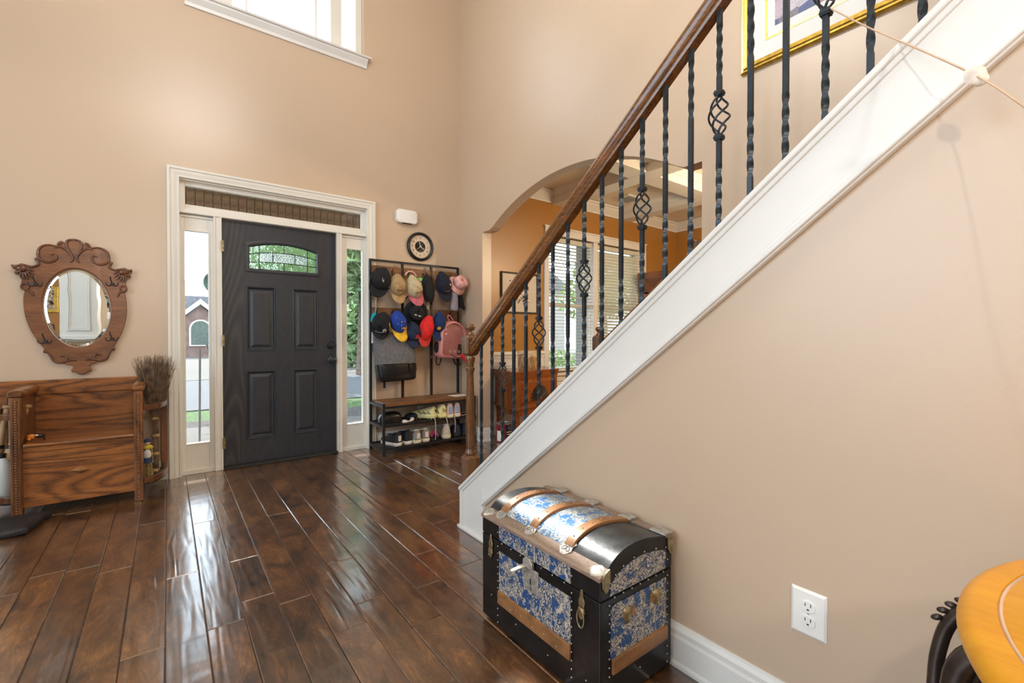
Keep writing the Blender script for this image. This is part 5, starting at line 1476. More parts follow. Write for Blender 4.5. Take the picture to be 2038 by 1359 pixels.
B().tube([(x, -0.079, 0.168+0.0045*x) for x in (-0.15, 0, 0.1, 0.18)], 0.004, 6).build('zipper', M['leather'], tt, local=True)
for x in (0.125, 0.185):
    B().obox((x, -0.088, 0.135), (0.012, 0.006, 0.07), (0, radians(-6), 0)).build('zip_pull', M['leather'], tt, local=True)
    B().ell((x, -0.088, 0.172), (0.005, 0.004, 0.005), 8, 6).build('stud', M['silver'], tt, local=True)
B().obox((-0.11, -0.02, -0.035), (0.022, 0.01, 0.055)).build('tag', M['leather'], tt, local=True)
for x in (-0.10, 0.09):
    B().tube([(x, 0.02, 0.46), (x*0.5, 0.04, 0.56), (0, 0.05, 0.62)], 0.006, 6).build('handle', M['leather'], tt, local=True)
# ---------------------------------------------------------------- pink bubble backpack
M['pinkshell'] = plain('dusty_pink_shell', srgb(212, 140, 138), 0.45, var=0.05)
M['pinkin'] = plain('pink_mesh_lining', srgb(160, 108, 108), 0.6, var=0.06)
bp = thing('backpack', 'dusty pink capsule backpack with clear window and round vents on the rack', 'backpack', (2.375, 4.225, 0.865), (0, radians(3), 0))
def arcsec(y, e):
    w = 0.155-e; out = []
    for k in range(7):
        a = radians(180+90*k/6); out.append((-w+0.05+0.05*cos(a), y, e+0.05+0.05*sin(a)))
    for k in range(7):
        a = radians(270+90*k/6); out.append((w-0.05+0.05*cos(a), y, e+0.05+0.05*sin(a)))
    for k in range(17):
        a = radians(180*k/16); out.append((w*cos(a), y, 0.235+(0.155-e)*sin(a)))
    return out
B().loft([arcsec(0.05, 0.012), arcsec(0.04, 0.0), arcsec(-0.06, 0.0), arcsec(-0.085, 0.012), arcsec(-0.09, 0.022), arcsec(-0.078, 0.026), arcsec(-0.04, 0.03)]).build('shell', M['pinkshell'], bp, local=True, smooth=45)
B().loft([arcsec(-0.066, 0.028), arcsec(-0.068, 0.03)]).build('lining', M['pinkin'], bp, local=True)
M['clear'] = glassmat('clear_plastic_window', (1, 0.97, 0.97, 1), 0.05)
rings = [arcsec(-0.080, 0.026), arcsec(-0.10, 0.045), arcsec(-0.108, 0.08), arcsec(-0.110, 0.12)]
B().loft(rings).build('window', M['clear'], bp, local=True, smooth=60)
for x in (-0.052, 0.0, 0.052):
    B().lathe([(0.009, -0.002), (0.013, -0.004), (0.014, 0.0), (0.009, 0.002)], (x, -0.108, 0.075), 16, 'y', caps=False).build('vent_ring', M['silver'], bp, local=True, smooth=50)
B().prism([(0.055, 0.04), (0.115, 0.06), (0.118, 0.15), (0.06, 0.15)], 'y', -0.072, -0.069).build('side_mesh', M['dark_fabric'], bp, local=True)
B().tube(smoothpts([(-0.05, -0.115, 0.04), (0.0, -0.118, 0.02), (0.03, -0.116, 0.008), (0.08, -0.112, 0.012)], 3), 0.005, 6).build('strap_clip', M['black'], bp, local=True)
B().tube(smoothpts([(0.0, 0.02, 0.38), (-0.03, 0.02, 0.43), (-0.01, 0.02, 0.45), (0.04, 0.02, 0.40)], 4), 0.007, 8).build('top_handle', M['pinkshell'], bp, local=True, smooth=60)
B().tube(smoothpts([(-0.135, 0.03, 0.02), (-0.14, 0.02, -0.05), (-0.115, 0.01, -0.075), (-0.09, 0.02, -0.04), (-0.08, 0.03, 0.01)], 4), 0.007, 8).build('shoulder_strap', M['dark_fabric'], bp, local=True)
B().tube(smoothpts([(0.06, 0.03, 0.01), (0.09, 0.02, -0.06), (0.13, 0.01, -0.075), (0.15, 0.02, -0.05)], 4), 0.007, 8).build('shoulder_strap', M['dark_fabric'], bp, local=True)
B().ell((-0.16, -0.01, 0.11), (0.02, 0.04, 0.06), 12, 8).build('side_pocket', M['dark_fabric'], bp, local=True, smooth=60)

# ---------------------------------------------------------------- shoes
def shoe(lab, loc, rz, up, sole, L=0.25, W=0.085, H=0.085, collar=None, laces=None, lift=0.0, heel=None, group='shoes on the rack shelves'):
    t = thing('sneaker', lab, 'shoe', loc, (0, 0, rz), group)
    def outline(s_):   # half width along heel(0)->toe(1)
        return W/2*(0.80+0.20*sin(pi*min(1, s_*1.3)))*(1 if s_ < 0.75 else sqrt(max(0.02, 1-((s_-0.75)/0.26)**2)))*(1 if s_ > 0.08 else sqrt(max(0.15, 1-((0.08-s_)/0.09)**2)))
    S = [0, .03, .08, .16, .28, .4, .52, .64, .76, .86, .94, 1.0]
    sh = [(outline(s_), (s_-0.5)*L) for s_ in S]
    pl = [(w, y) for w, y in sh] + [(-w, y) for w, y in sh[::-1]]
    b = B()
    b.loft([[(x*0.96, y*0.98, 0.0) for x, y in pl], [(x*1.06, y*1.02, 0.008) for x, y in pl], [(x*1.06, y*1.02, 0.028) for x, y in pl], [(x*1.0, y, 0.031) for x, y in pl]])
    b.build('sole', sole, t, local=True, smooth=40)
    rings = []
    for s_ in S:
        w = outline(s_)*0.98
        if s_ < 0.35: hz = H*(1.0 - 0.30*(s_/0.35))*(1 if s_ > 0.02 else 0.96)
        elif s_ < 0.6: hz = H*(0.70-0.14*(s_-0.35)/0.25+0.10*sin(pi*(s_-0.35)/0.25))
        else: hz = H*(0.56-0.30*((s_-0.6)/0.4)**1.3)
        tw = 0.72 if s_ < 0.4 else 0.6
        y = (s_-0.5)*L + (0.008 if s_ == 0 else 0)
        ring = []
        for k in range(13):
            a = pi*k/12
            ca_ = math.copysign(abs(cos(a))**0.55, cos(a)); ring.append((w*ca_*(tw+(1-tw)*(1-sin(a))), y+(0.014*sin(a)**2*(1-s_*6) if s_ < 0.16 else 0), 0.030+hz*sin(a)**0.55))
        rings.append(ring)
    b = B().loft(rings)
    b.build('upper', up, t, local=True, smooth=55)
    B().ell((0, -0.22*L, 0.030+H*0.80), (W*0.27, L*0.165, 0.009), 16, 6, (radians(-16), 0, 0)).build('opening', M['dark_fabric'], t, local=True, smooth=60)
    B().tube([(W*0.29*cos(2*pi*k/20), -0.22*L+L*0.185*sin(2*pi*k/20), 0.030+H*0.80-0.16*H*sin(2*pi*k/20)) for k in range(20)], 0.006, 6, closed=True).build('collar', collar or up, t, local=True, smooth=60)
    lc = B()
    for k in range(5):
        y = -0.01*L+k*0.055*L
        z = 0.030+H*(0.70-0.025*k)
        lc.tube([(-W*0.20, y, z-0.004), (0, y+0.006, z+0.006), (W*0.20, y, z-0.004)], 0.0024, 5)
    lc.build('lace', laces or up, t, local=True)
    if heel: B().box(-W*0.2, W*0.2, -L/2-0.001, -L/2+0.008, 0.045, 0.030+H*0.66).build('heel_tab', heel, t, local=True, bevel=0.003)
    return t
K = {k: plain('shoe_'+k, srgb(*v), 0.65, var=0.08, vscale=30) for k, v in dict(black=(26, 28, 34), white=(220, 214, 208), grey=(140, 134, 130), cream=(220, 212, 188), yellow=(228, 220, 158), pinkw=(210, 184, 180), beige=(196, 182, 166), navy=(30, 38, 56), irid=(140, 170, 214), pink=(226, 70, 160), lilac=(206, 168, 196)).items()}
z0, z1 = 0.069, 0.277
shoe('black sneaker with white sole nearest the rack corner on the bottom shelf', (1.690, 4.13, z0), radians(20), K['black'], K['white'], 0.25, 0.085, 0.10, heel=K['white'])
shoe('black slip-on sneaker with white sole next to the grey sneakers', (1.81, 4.14, z0), radians(12), K['black'], K['white'], 0.24, 0.085, 0.11)
shoe('grey suede sneaker with cream sole beside the black slip-on', (1.905, 4.13, z0), radians(6), K['grey'], K['cream'], 0.25, 0.088, 0.10, K['cream'], K['white'], heel=K['white'])
shoe('grey suede sneaker with cream sole beside the pink sandals', (2.005, 4.14, z0), radians(3), K['grey'], K['cream'], 0.25, 0.088, 0.10, K['cream'], K['white'], heel=K['white'])
shoe('beige worn high-top sneaker on the bottom shelf', (2.285, 4.14, z0), radians(-25), K['beige'], K['cream'], 0.26, 0.095, 0.115, K['white'], K['white'])
shoe('beige worn sneaker lying behind the high-top', (2.20, 4.23, z0), radians(-75), K['beige'], K['beige'], 0.22, 0.08, 0.07)
shoe('navy slipper next to the beige high-top at the shelf end', (2.385, 4.15, z0), radians(-10), K['navy'], K['black'], 0.25, 0.09, 0.09)
shoe('navy slipper in the far end of the bottom shelf by the newel', (2.475, 4.15, z0), radians(-6), K['navy'], K['black'], 0.25, 0.085, 0.10)
shoe('pale yellow football cleat turned sideways with black streaks', (2.035, 4.13, z1+0.012), radians(38), K['yellow'], K['yellow'], 0.26, 0.085, 0.085, K['beige'], K['beige'])
shoe('pale yellow football cleat with heel facing out', (2.165, 4.12, z1+0.012), radians(14), K['yellow'], K['yellow'], 0.25, 0.085, 0.10, K['beige'], K['beige'])
shoe('pink high sneaker with shiny blue heel beside the yellow cleat', (2.262, 4.12, z1), radians(4), K['pinkw'], K['cream'], 0.24, 0.085, 0.125, K['pinkw'], K['lilac'], heel=K['irid'])
shoe('pink high sneaker with shiny blue heel at the end of the pair', (2.352, 4.125, z1), radians(2), K['pinkw'], K['cream'], 0.24, 0.08, 0.125, K['pinkw'], K['lilac'], heel=K['irid'])
# black streaks and studs on the cleats
for o in [o for o in col.objects if o.get('label', '').startswith('pale yellow football')]:
    b = B()
    for k in range(3):
        b.tube([(-0.0405, -0.085+k*0.05, 0.042), (-0.037, -0.055+k*0.05, 0.066)], 0.0035, 5)
    b.tube([(-0.041, -0.06, 0.046), (-0.041, 0.02, 0.046)], 0.003, 5)
    b.tube([(-0.02, -0.127, 0.09), (0.0, -0.128, 0.06), (0.03, -0.120, 0.075)], 0.0035, 5)
    b.build('streak', K['black'], o, local=True)
    b = B()
    for x in (-0.025, 0.025):
        for y in (-0.09, -0.06, 0.03, 0.07): b.lathe([(0.006, 0.003), (0.004, -0.012)], (x, y, 0), 8)
    b.build('stud', K['yellow'], o, local=True)
# long laces hanging from the cleats and pink sneakers
for lab, x, zt, zb, m_ in (('pale long lace hanging from the yellow cleat over the shelf', 2.085, 0.30, 0.085, K['cream']), ('short cream lace dangling beside the pink sneakers', 2.215, 0.29, 0.14, K['cream']), ('lilac lace dangling below the pink sneaker', 2.305, 0.29, 0.13, K['lilac'])):
    tag(B().tube(smoothpts([(x, 4.03, zt), (x-0.002, 3.985, zt-0.02), (x+0.003, 3.983, (zt+zb)/2), (x, 3.985, zb)], 4), 0.0032, 6).build('shoe_lace', m_, smooth=60), lab, 'lace')
tag(B().tube(smoothpts([(2.38, 4.10, z1+0.004), (2.43, 4.05, z1+0.004), (2.50, 4.06, z1+0.012), (2.51, 4.11, z1+0.02), (2.44, 4.13, z1+0.008)], 4), 0.004, 6).build('shoe_lace', K['lilac'], smooth=60), 'lilac lace lying on the shelf at the rack end', 'lace')
# sandals, sock, bag, cap on the shelves
for i, (lab, x, r_) in enumerate((('pink strapped black sandal nearest the grey sneakers', 2.07, 0.3), ('pink strapped black sandal nearest the beige high-top', 2.145, -0.4))):
    sd = thing('sandal', lab, 'sandal', (x, 4.12, z0), (0, 0, r_), 'shoes on the rack shelves')
    q = [(0.036*cos(2*pi*k/18)*(1+0.15*sin(2*pi*k/18)), 0.115*sin(2*pi*k/18)) for k in range(18)]
    B().prism(q, 'z', 0.0, 0.022).build('sole', K['black'], sd, local=True, bevel=0.003)
    B().tube(smoothpts([(-0.036, 0.02, 0.02), (-0.015, 0.04, 0.055), (0.015, 0.045, 0.058), (0.036, 0.02, 0.02)], 4), 0.006, 8).tube(smoothpts([(-0.034, -0.03, 0.02), (0.0, -0.01, 0.07), (0.034, -0.03, 0.02)], 4), 0.006, 8).build('strap', K['pink'], sd, local=True, smooth=60)
so = B().tube(smoothpts([(1.775, 4.06, z1+0.012), (1.81, 4.045, z1+0.008), (1.85, 4.045, z1+0.010), (1.885, 4.07, z1+0.022), (1.875, 4.09, z1+0.028)], 4), [0.012+0.006*sin(k*0.7) for k in range(17)], 10)
tag(so.build('sock', K['white'], smooth=60), 'crumpled white sock on the middle shelf', 'sock')
pg = thing('leather_pouch', 'small black leather pouch on the middle shelf behind the rack leg', 'bag', (1.69, 4.15, z1))
B().loft([[(0.11*math.copysign(abs(cos(a))**0.6, cos(a))*sx, 0.07*math.copysign(abs(sin(a))**0.6, sin(a))*sx, z) for a in [2*pi*i/24 for i in range(24)]] for z, sx in ((0, 0.9), (0.01, 1.0), (0.05, 1.0), (0.085, 0.85), (0.10, 0.5))]).build('body', M['leather'], pg, local=True, smooth=45)
B().tube([(-0.1, -0.062, 0.055), (0, -0.07, 0.06), (0.1, -0.062, 0.055)], 0.004, 6).build('zipper', M['black'], pg, local=True)
sl = B().ell((1.93, 4.19, z1+0.03), (0.07, 0.06, 0.03), 16, 8).ell((1.99, 4.2, z1+0.015), (0.05, 0.05, 0.012), 14, 6)
tag(sl.build('knit_hat', K['navy'], smooth=60), 'dark navy knit hat lying flat behind the yellow cleats', 'hat')
# ================================================================ PICTURES
def art(name, stops, scale, kind='voronoi'):
    m, nt, bs = newmat(name)
    bs.inputs['Roughness'].default_value = 0.5
    v = coords(nt)
    if kind == 'voronoi':
        vo = N(nt, 'ShaderNodeTexVoronoi'); vo.inputs['Scale'].default_value = scale
        nt.links.new(v, vo.inputs[0])
        sp = N(nt, 'ShaderNodeSeparateColor'); nt.links.new(vo.outputs[1], sp.inputs[0])
        f = sp.outputs[0]
        n_ = noise(nt, v, scale*6, 3)
        c = mix(nt, ramp(nt, f, stops), ramp(nt, n_, [(0.3, 0.6), (0.7, 1.1)]), 0.7, 'MULTIPLY')
    else:
        c = ramp(nt, noise(nt, v, scale, 3, 0.6, 2.0), stops)
    nt.links.new(c, bs.inputs['Base Color'])
    return m
M['mat'] = plain('picture_mat', (0.78, 0.78, 0.76, 1), 0.6, var=0.01)
M['art1'] = art('blue_shard_print', [(0.0, srgb(60, 66, 96)), (0.3, srgb(86, 98, 148)), (0.5, srgb(52, 50, 66)), (0.7, srgb(200, 196, 210)), (1.0, srgb(176, 130, 150))], 14)
M['art2'] = art('ink_sketch_print', [(0.40, srgb(30, 26, 26)), (0.46, srgb(214, 200, 188)), (0.53, srgb(224, 212, 200)), (0.57, srgb(130, 60, 42)), (0.63, srgb(40, 30, 30))], 9, 'noise')
gp = thing('framed_picture', 'large gold framed print with white mat on the stair wall behind the balusters', 'picture', (2.60, 0.76, 2.56))
# local: plane x=0 facing -x, u along y, z up
gy0, gy1, gz1 = -0.50, 0.515, 0.80
def frame_rings(y0, y1, z0_, z1_, lst):
    return [[(-d, y0+e, z0_+e), (-d, y1-e, z0_+e), (-d, y1-e, z1_-e), (-d, y0+e, z1_-e)] for e, d in lst]
b = B().loft(frame_rings(gy0, gy1, 0, gz1, [(0, 0), (0, 0.018), (0.006, 0.026), (0.016, 0.024), (0.022, 0.030), (0.036, 0.026), (0.042, 0.016), (0.050, 0.014), (0.050, 0.0)]), caps=False)
b.build('frame', M['gold'], gp, local=True)
B().box(-0.008, -0.002, gy0+0.04, gy1-0.04, 0.04, gz1-0.04).build('mat_board', M['mat'], gp, local=True)
b = B().loft(frame_rings(gy0+0.125, gy1-0.125, 0.135, gz1-0.125, [(0, 0.008), (0, 0.0105), (0.010, 0.0105), (0.010, 0.008)]), caps=False)
b.build('gold_fillet', M['gold'], gp, local=True)
B().box(-0.0095, -0.008, gy0+0.175, gy1-0.175, 0.19, gz1-0.19).build('print', M['art1'], gp, local=True)
dp = thing('framed_picture', 'black framed sketch with cream mat on the ochre dining room wall', 'picture', (3.255, DY, 1.36))
b = B().loft([[(u0+e, -d, e), (u1-e, -d, e), (u1-e, -d, 0.465-e), (u0+e, -d, 0.465-e)] for u0, u1 in ((-0.27, 0.27),) for e, d in ((0, 0), (0, 0.02), (0.004, 0.024), (0.016, 0.022), (0.018, 0.01), (0.018, 0.0))], caps=False)
b.build('frame', M['black'], dp, local=True)
M['matc'] = plain('cream_mat', (0.66, 0.58, 0.48, 1), 0.6, var=0.01)
B().box(-0.26, 0.26, -0.009, -0.003, 0.01, 0.455).build('mat_board', M['matc'], dp, local=True)
B().box(-0.15, 0.13, -0.0105, -0.009, 0.09, 0.375).build('print', M['art2'], dp, local=True)

# ================================================================ DINING ROOM FURNITURE
cb = thing('console_cabinet', 'cherry wood console cabinet with carved fan panel behind the balusters', 'cabinet', (3.15, 3.85, 0))
def poly(e, q): 
    c = Vector((3.17, 3.86))
    return [((c.x+(x-c.x)*(1+e)), (c.y+(y-c.y)*(1+e))) for x, y in q]
Q = [(2.87, 4.09), (2.78, 3.58), (3.47, 3.74), (3.57, 4.10)]
B().prism(poly(0.07, Q), 'z', 0.715, 0.738).build('top', M['cherry'], cb, bevel=0.004)
B().prism(Q, 'z', 0.36, 0.715).build('body', M['cherry'], cb)
B().prism(poly(0.03, Q), 'z', 0.665, 0.69).prism(poly(0.05, Q), 'z', 0.69, 0.715).prism(poly(0.025, Q), 'z', 0.345, 0.375).build('moulding', M['cherry'], cb, bevel=0.003)
B().prism(poly(-0.06, Q), 'z', 0.285, 0.345).build('apron', M['cherry'], cb)
for x, y in ((2.815, 3.63), (3.40, 3.76), (3.50, 4.05), (2.90, 4.05)):
    B().prism([(x-0.022, y-0.022), (x+0.022, y-0.022), (x+0.022, y+0.022), (x-0.022, y+0.022)], 'z', 0, 0.36).build('leg', M['cherry'], cb)
# front face frame of reference from B to C
p0 = Vector((2.78, 3.58, 0)); p1 = Vector((3.47, 3.74, 0)); ux = (p1-p0).normalized(); nx = Vector((ux.y, -ux.x, 0))
def fp(u, z, d): 
    v = p0+ux*u+nx*d; return (v.x, v.y, z)
q = [fp(0.05, 0.40, 0.0), fp(0.66, 0.40, 0.0), fp(0.66, 0.64, 0.0), fp(0.05, 0.64, 0.0)]
q2 = [fp(0.07, 0.42, 0.012), fp(0.64, 0.42, 0.012), fp(0.64, 0.62, 0.012), fp(0.07, 0.62, 0.012)]
dr = B().loft([q, q2]).build('door', M['cherry'], cb)
M['fan'] = plain('dark_carved_fan', (0.05, 0.032, 0.02, 1), 0.45, var=0.2)
f = B()
for k in range(13):
    a = radians(5+170*k/12)
    v1 = Vector(fp(0.36, 0.43, 0.016)); v2 = Vector(fp(0.36+0.15*cos(a), 0.43+0.15*sin(a), 0.016))
    f.tube([v1+(v2-v1)*0.25, v1+(v2-v1)*0.7, v2], [0.005, 0.011, 0.013], 6)
f.build('carved_fan', M['fan'], dr, smooth=60)
M['redwood'] = plain('red_rosette', (0.25, 0.03, 0.015, 1), 0.4)
B().ell(fp(0.36, 0.435, 0.016), (0.035, 0.02, 0.03), 14, 8).build('rosette', M['redwood'], dr, smooth=60)
dm = thing('hide_drum', 'small hide drum with laced cords and log sides on the cherry cabinet', 'drum', (3.10, 3.80, 0.738))
M['hide'] = plain('raw_hide', (0.62, 0.47, 0.29, 1), 0.7, var=0.15, vscale=20)
M['log'] = plain('drum_log', (0.46, 0.25, 0.085, 1), 0.6, var=0.3, vscale=12)
B().lathe([(0.0, 0.0), (0.098, 0.0), (0.104, 0.03), (0.106, 0.10), (0.104, 0.16), (0.0, 0.16)], (0, 0, 0), 28).build('body', M['log'], dm, local=True, smooth=50)
rings = [[((r_+0.004*sin(9*a))*cos(a), (r_+0.004*sin(9*a))*sin(a), z+(0.010*sin(6*a) if j == 0 else 0)) for a in [2*pi*i/36 for i in range(36)]] for j, (r_, z) in enumerate(((0.110, 0.135), (0.112, 0.18), (0.108, 0.197), (0.09, 0.202), (0.001, 0.203)))]
B().loft(rings, caps=False).build('drumhead', M['hide'], dm, local=True, smooth=60)
b = B()
for k in range(11):
    a0 = 2*pi*k/11; a1 = 2*pi*(k+0.5)/11; a2 = 2*pi*(k+1)/11
    for s_, e_ in ((a0, a1), (a2, a1)):
        b.tube([(0.112*cos(s_), 0.112*sin(s_), 0.14), (0.110*cos((s_+e_)/2), 0.110*sin((s_+e_)/2), 0.08), (0.108*cos(e_), 0.108*sin(e_), 0.02)], 0.0028, 5)
b.build('lacing', M['hide'], dm, local=True)
B().tube(smoothpts([(-0.10, -0.04, 0.18), (-0.14, -0.05, 0.175), (-0.15, -0.03, 0.165), (-0.12, -0.02, 0.16)], 3), 0.012, 8).build('knot', M['hide'], dm, local=True, smooth=60)
B().tube(smoothpts([(0.10, 0.0, 0.03), (0.13, -0.01, 0.08), (0.145, -0.01, 0.12), (0.11, 0.0, 0.14)], 3), [0.01]*10, 8).build('handle', M['log'], dm, local=True, smooth=60)
cn = thing('paint_can', 'red paint can with wire handle on the floor by the arch jamb', 'paint can', (2.80, 3.83, 0))
M['canred'] = plain('can_red_label', (0.20, 0.012, 0.018, 1), 0.35, var=0.1)
M['canblk'] = plain('can_black_label', (0.02, 0.015, 0.018, 1), 0.35, var=0.1)
M['canblue'] = plain('can_blue_label', (0.05, 0.09, 0.36, 1), 0.35, var=0.05)
B().lathe([(0.0, 0.004), (0.080, 0.004), (0.082, 0.0), (0.082, 0.008), (0.080, 0.01), (0.080, 0.184)], (0, 0, 0), 32).build('body', M['canred'], cn, local=True, smooth=50)
B().lathe([(0.080, 0.184), (0.083, 0.188), (0.083, 0.194), (0.072, 0.194), (0.070, 0.188), (0.0, 0.188)], (0, 0, 0), 32).build('lid', M['silver'], cn, local=True, smooth=50)
def wrap(a0, a1, z0_, z1_, r_=0.0808):
    return B().grid([[(r_*cos(radians(a0+(a1-a0)*k/8)), r_*sin(radians(a0+(a1-a0)*k/8)), z) for k in range(9)] for z in (z0_, z1_)])
wrap(250, 340, 0.015, 0.178).build('label', M['canblk'], cn, local=True)
wrap(175, 215, 0.015, 0.12, 0.0809).build('label', M['plate'], cn, local=True)
wrap(268, 290, 0.13, 0.165, 0.0814).build('label_mark', M['canblue'], cn, local=True)
for z, a0, a1 in ((0.105, 255, 300), (0.082, 258, 310), (0.055, 262, 300), (0.03, 262, 300)):
    wrap(a0, a1, z, z+0.006, 0.0814).build('label_line', M['plate'], cn, local=True)
B().tube([(0.083*cos(t), -0.05*sin(t)-0.02, 0.175+0.05*sin(t)) for t in [pi*k/12 for k in range(13)]], 0.0015, 5).build('handle', M['silver'], cn, local=True)
ht = thing('corner_hutch', 'dark cherry hutch with flared cornice in the dining room corner', 'cabinet', (5.87, 3.95, 0))
B().box(5.46, 6.28, 3.78, 4.10, 0.0, 1.72).build('body', M['cherry'], ht)
pr = [(0, 1.70), (0.0, 1.72), (0.03, 1.76), (0.06, 1.84), (0.10, 1.90), (0.11, 1.95), (0.11, 1.985), (0.0, 1.985)]
b = B().loft([[(5.46-u, 3.78-u, z) for u, z in pr], [(6.28, 3.78-u, z) for u, z in pr]])
b.loft([[(5.46-u, 3.78-u, z) for u, z in pr], [(5.46-u, 4.10, z) for u, z in pr]])
b.box(5.46, 6.28, 3.78, 4.10, 1.72, 1.98)
b.build('cornice', M['cherry'], ht)
for x in (5.49, 5.89):
    d_ = B().loft([[(x, 3.78, 0.9), (x+0.36, 3.78, 0.9), (x+0.36, 3.78, 1.66), (x, 3.78, 1.66)], [(x+0.01, 3.765, 0.91), (x+0.35, 3.765, 0.91), (x+0.35, 3.765, 1.65), (x+0.01, 3.765, 1.65)]]).build('door', M['cherry'], ht)
    B().loft([[(x+0.06, 3.764, 0.96), (x+0.30, 3.764, 0.96), (x+0.30, 3.764, 1.60), (x+0.06, 3.764, 1.60)], [(x+0.09, 3.755, 0.99), (x+0.27, 3.755, 0.99), (x+0.27, 3.755, 1.57), (x+0.09, 3.755, 1.57)]]).build('panel', M['cherry'], d_)

# ================================================================ BEHIND THE CAMERA (seen in the mirror)
M['panelwhite'] = M['white']
b = B().box(-3.2, -0.80, -0.46, -0.34, 0, 1.02)
hw = struct(b.build('wall_half', M['wall']))
B().box(-3.2, -0.775, -0.50, -0.30, 1.02, 1.055).build('ledge', M['white'], hw, bevel=0.004)
cl_ = struct(B().box(-1.20, -0.80, -0.60, -0.20, 1.055, 2.75).build('trim_5', M['white']), 'white panelled square column on the half wall')
for y, s_ in ((-0.20, 1), ):
    b = B()
    for a in (0.0, 0.02):
        x0_, x1_, z0_, z1_ = -1.12+a, -0.88-a, 1.17+a, 2.55-a
        d_ = 0.012-a*0.3
        b.frame(x0_, x1_, y, y+d_, z0_, z1_, 0.018)
    b.box(-1.215, -0.785, y-0.01, y+0.018, 1.055, 1.10)
    b.build('panel_moulding', M['white'], cl_, bevel=0.002)
struct(B().box(-3.2, -0.5, -3.4, -0.1, 2.75, 2.85).build('ceiling_back', M['ceil']))
wp = thing('wall_picture', 'gold framed picture on the ochre back wall reflected in the mirror', 'picture', (-1.85, -3.5, 1.55))
B().box(-0.2, 0.2, 0, 0.03, 0, 0.5).build('frame', M['gold'], wp, local=True, bevel=0.01)
B().box(-0.14, 0.14, 0.028, 0.034, 0.06, 0.44).build('print', M['art2'], wp, local=True)
wp = thing('wall_picture', 'small dark picture on the ochre back wall reflected in the mirror', 'picture', (-1.80, -3.5, 1.12))
B().box(-0.1, 0.1, 0, 0.02, 0, 0.2).build('frame', M['black'], wp, local=True, bevel=0.005)
B().box(-0.08, 0.08, 0.018, 0.024, 0.02, 0.18).build('print', M['art1'], wp, local=True)

# ================================================================ LAMPS
def emit(name, c, s_):
    m, nt, bs = newmat(name)
    bs.inputs['Emission Color'].default_value = c; bs.inputs['Emission Strength'].default_value = s_
    bs.inputs['Base Color'].default_value = c
    return m
M['bulb'] = emit('lit_glass_shade', (1.0, 0.88, 0.70, 1), 6.0)
def lamp(name, lab, loc, drop, arms, power, colr, rad, shade=0.06, top=None):
    t = thing(name, lab, 'lamp', loc)
    B().tube([(0, 0, 0.05), (0, 0, drop)], 0.008, 8).build('rod', M['iron'], t, local=True)
    B().lathe([(0.07, 0.0), (0.06, 0.03), (0.0, 0.035)], (0, 0, drop-0.035), 20).build('canopy', M['iron'], t, local=True, smooth=50)
    B().lathe([(0.0, -0.05), (0.03, -0.03), (0.035, 0.02), (0.012, 0.06)], (0, 0, 0), 16).build('hub', M['iron'], t, local=True, smooth=50)
    for k in range(arms):
        a = 2*pi*k/arms + 0.4
        r_ = 0.32 if arms > 1 else 0.0
        c_ = (r_*cos(a), r_*sin(a), 0.05 if arms > 1 else -0.10)
        if arms > 1:
            B().tube(smoothpts([(0.02*cos(a), 0.02*sin(a), 0), (0.5*r_*cos(a), 0.5*r_*sin(a), -0.07), (r_*cos(a), r_*sin(a), -0.01)], 4), 0.007, 8).build('arm', M['iron'], t, local=True)
        B().lathe([(0.02, 0.0), (shade*0.9, 0.01), (shade, 0.05)], (c_[0], c_[1], c_[2]-0.055), 16, caps=False).build('shade', M['bulb'], t, local=True, smooth=50)
        d = bpy.data.lights.new('bulb', 'POINT'); d.energy = power/arms; d.color = colr; d.shadow_soft_size = rad
        o = bpy.data.objects.new('bulb', d); col.objects.link(o); o.parent = t; o.location = (c_[0], c_[1], c_[2]+(0.09 if arms > 1 else -0.14))
    return t
lamp('fill_chandelier', 'unseen iron lamp with glass shades added high in the foyer as fill', (0.35, 1.5, 3.75), CEIL-3.75, 6, 135, (1.0, 0.97, 0.93), 0.06)  # invented fixture, added out of view to fill the foyer with light
lamp('pendant_lamp', 'single pendant lamp over the half wall behind the camera', (-0.42, -0.56, 2.45), 0.30, 1, 42, (1.0, 0.95, 0.88), 0.03)
lamp('pendant_lamp', 'pendant lamp added out of view behind the camera as fill', (0.3, -1.6, 2.45), 2.95, 1, 90, (1.0, 0.96, 0.9), 0.08)  # added back-room lamp, unseen, lifts the general interior light
lamp('dining_chandelier', 'branched iron lamp hanging in the dining room beyond the arch', (4.55, 1.35, 2.05), 0.80, 5, 150, (1.0, 0.80, 0.52), 0.05)
# ================================================================ OUTDOORS
M['grass'] = plain('lawn', (0.041, 0.091, 0.014, 1), 0.9, var=0.3, vscale=20, bmp=0.5, bscale=120)
M['asphalt'] = plain('street', (0.083, 0.087, 0.093, 1), 0.9, var=0.05, vscale=10)
M['conc'] = plain('concrete_walk', (0.103, 0.097, 0.087, 1), 0.9, var=0.05, vscale=6)
M['mulch'] = plain('mulch', (0.065, 0.055, 0.050, 1), 0.95, var=0.5, vscale=60, bmp=0.8, bscale=90)
M['brick'] = plain('porch_brick', (0.38, 0.23, 0.14, 1), 0.85, var=0.25, vscale=14, bmp=0.4, bscale=90)
M['mortar'] = plain('mortar', (0.30, 0.21, 0.14, 1), 0.9, var=0.1)
M['houseb'] = plain('neighbour_brick', (0.21, 0.135, 0.12, 1), 0.9, var=0.15, vscale=3)  # washed lighter to stand in for the daylight haze
M['roof'] = plain('grey_shingle', (0.13, 0.135, 0.15, 1), 0.9, var=0.12, vscale=6)
M['leaf'] = plain('tree_leaf', (0.26, 0.38, 0.17, 1), 0.6, var=0.35, vscale=3)  # leaf colour paled to carry the outdoor haze
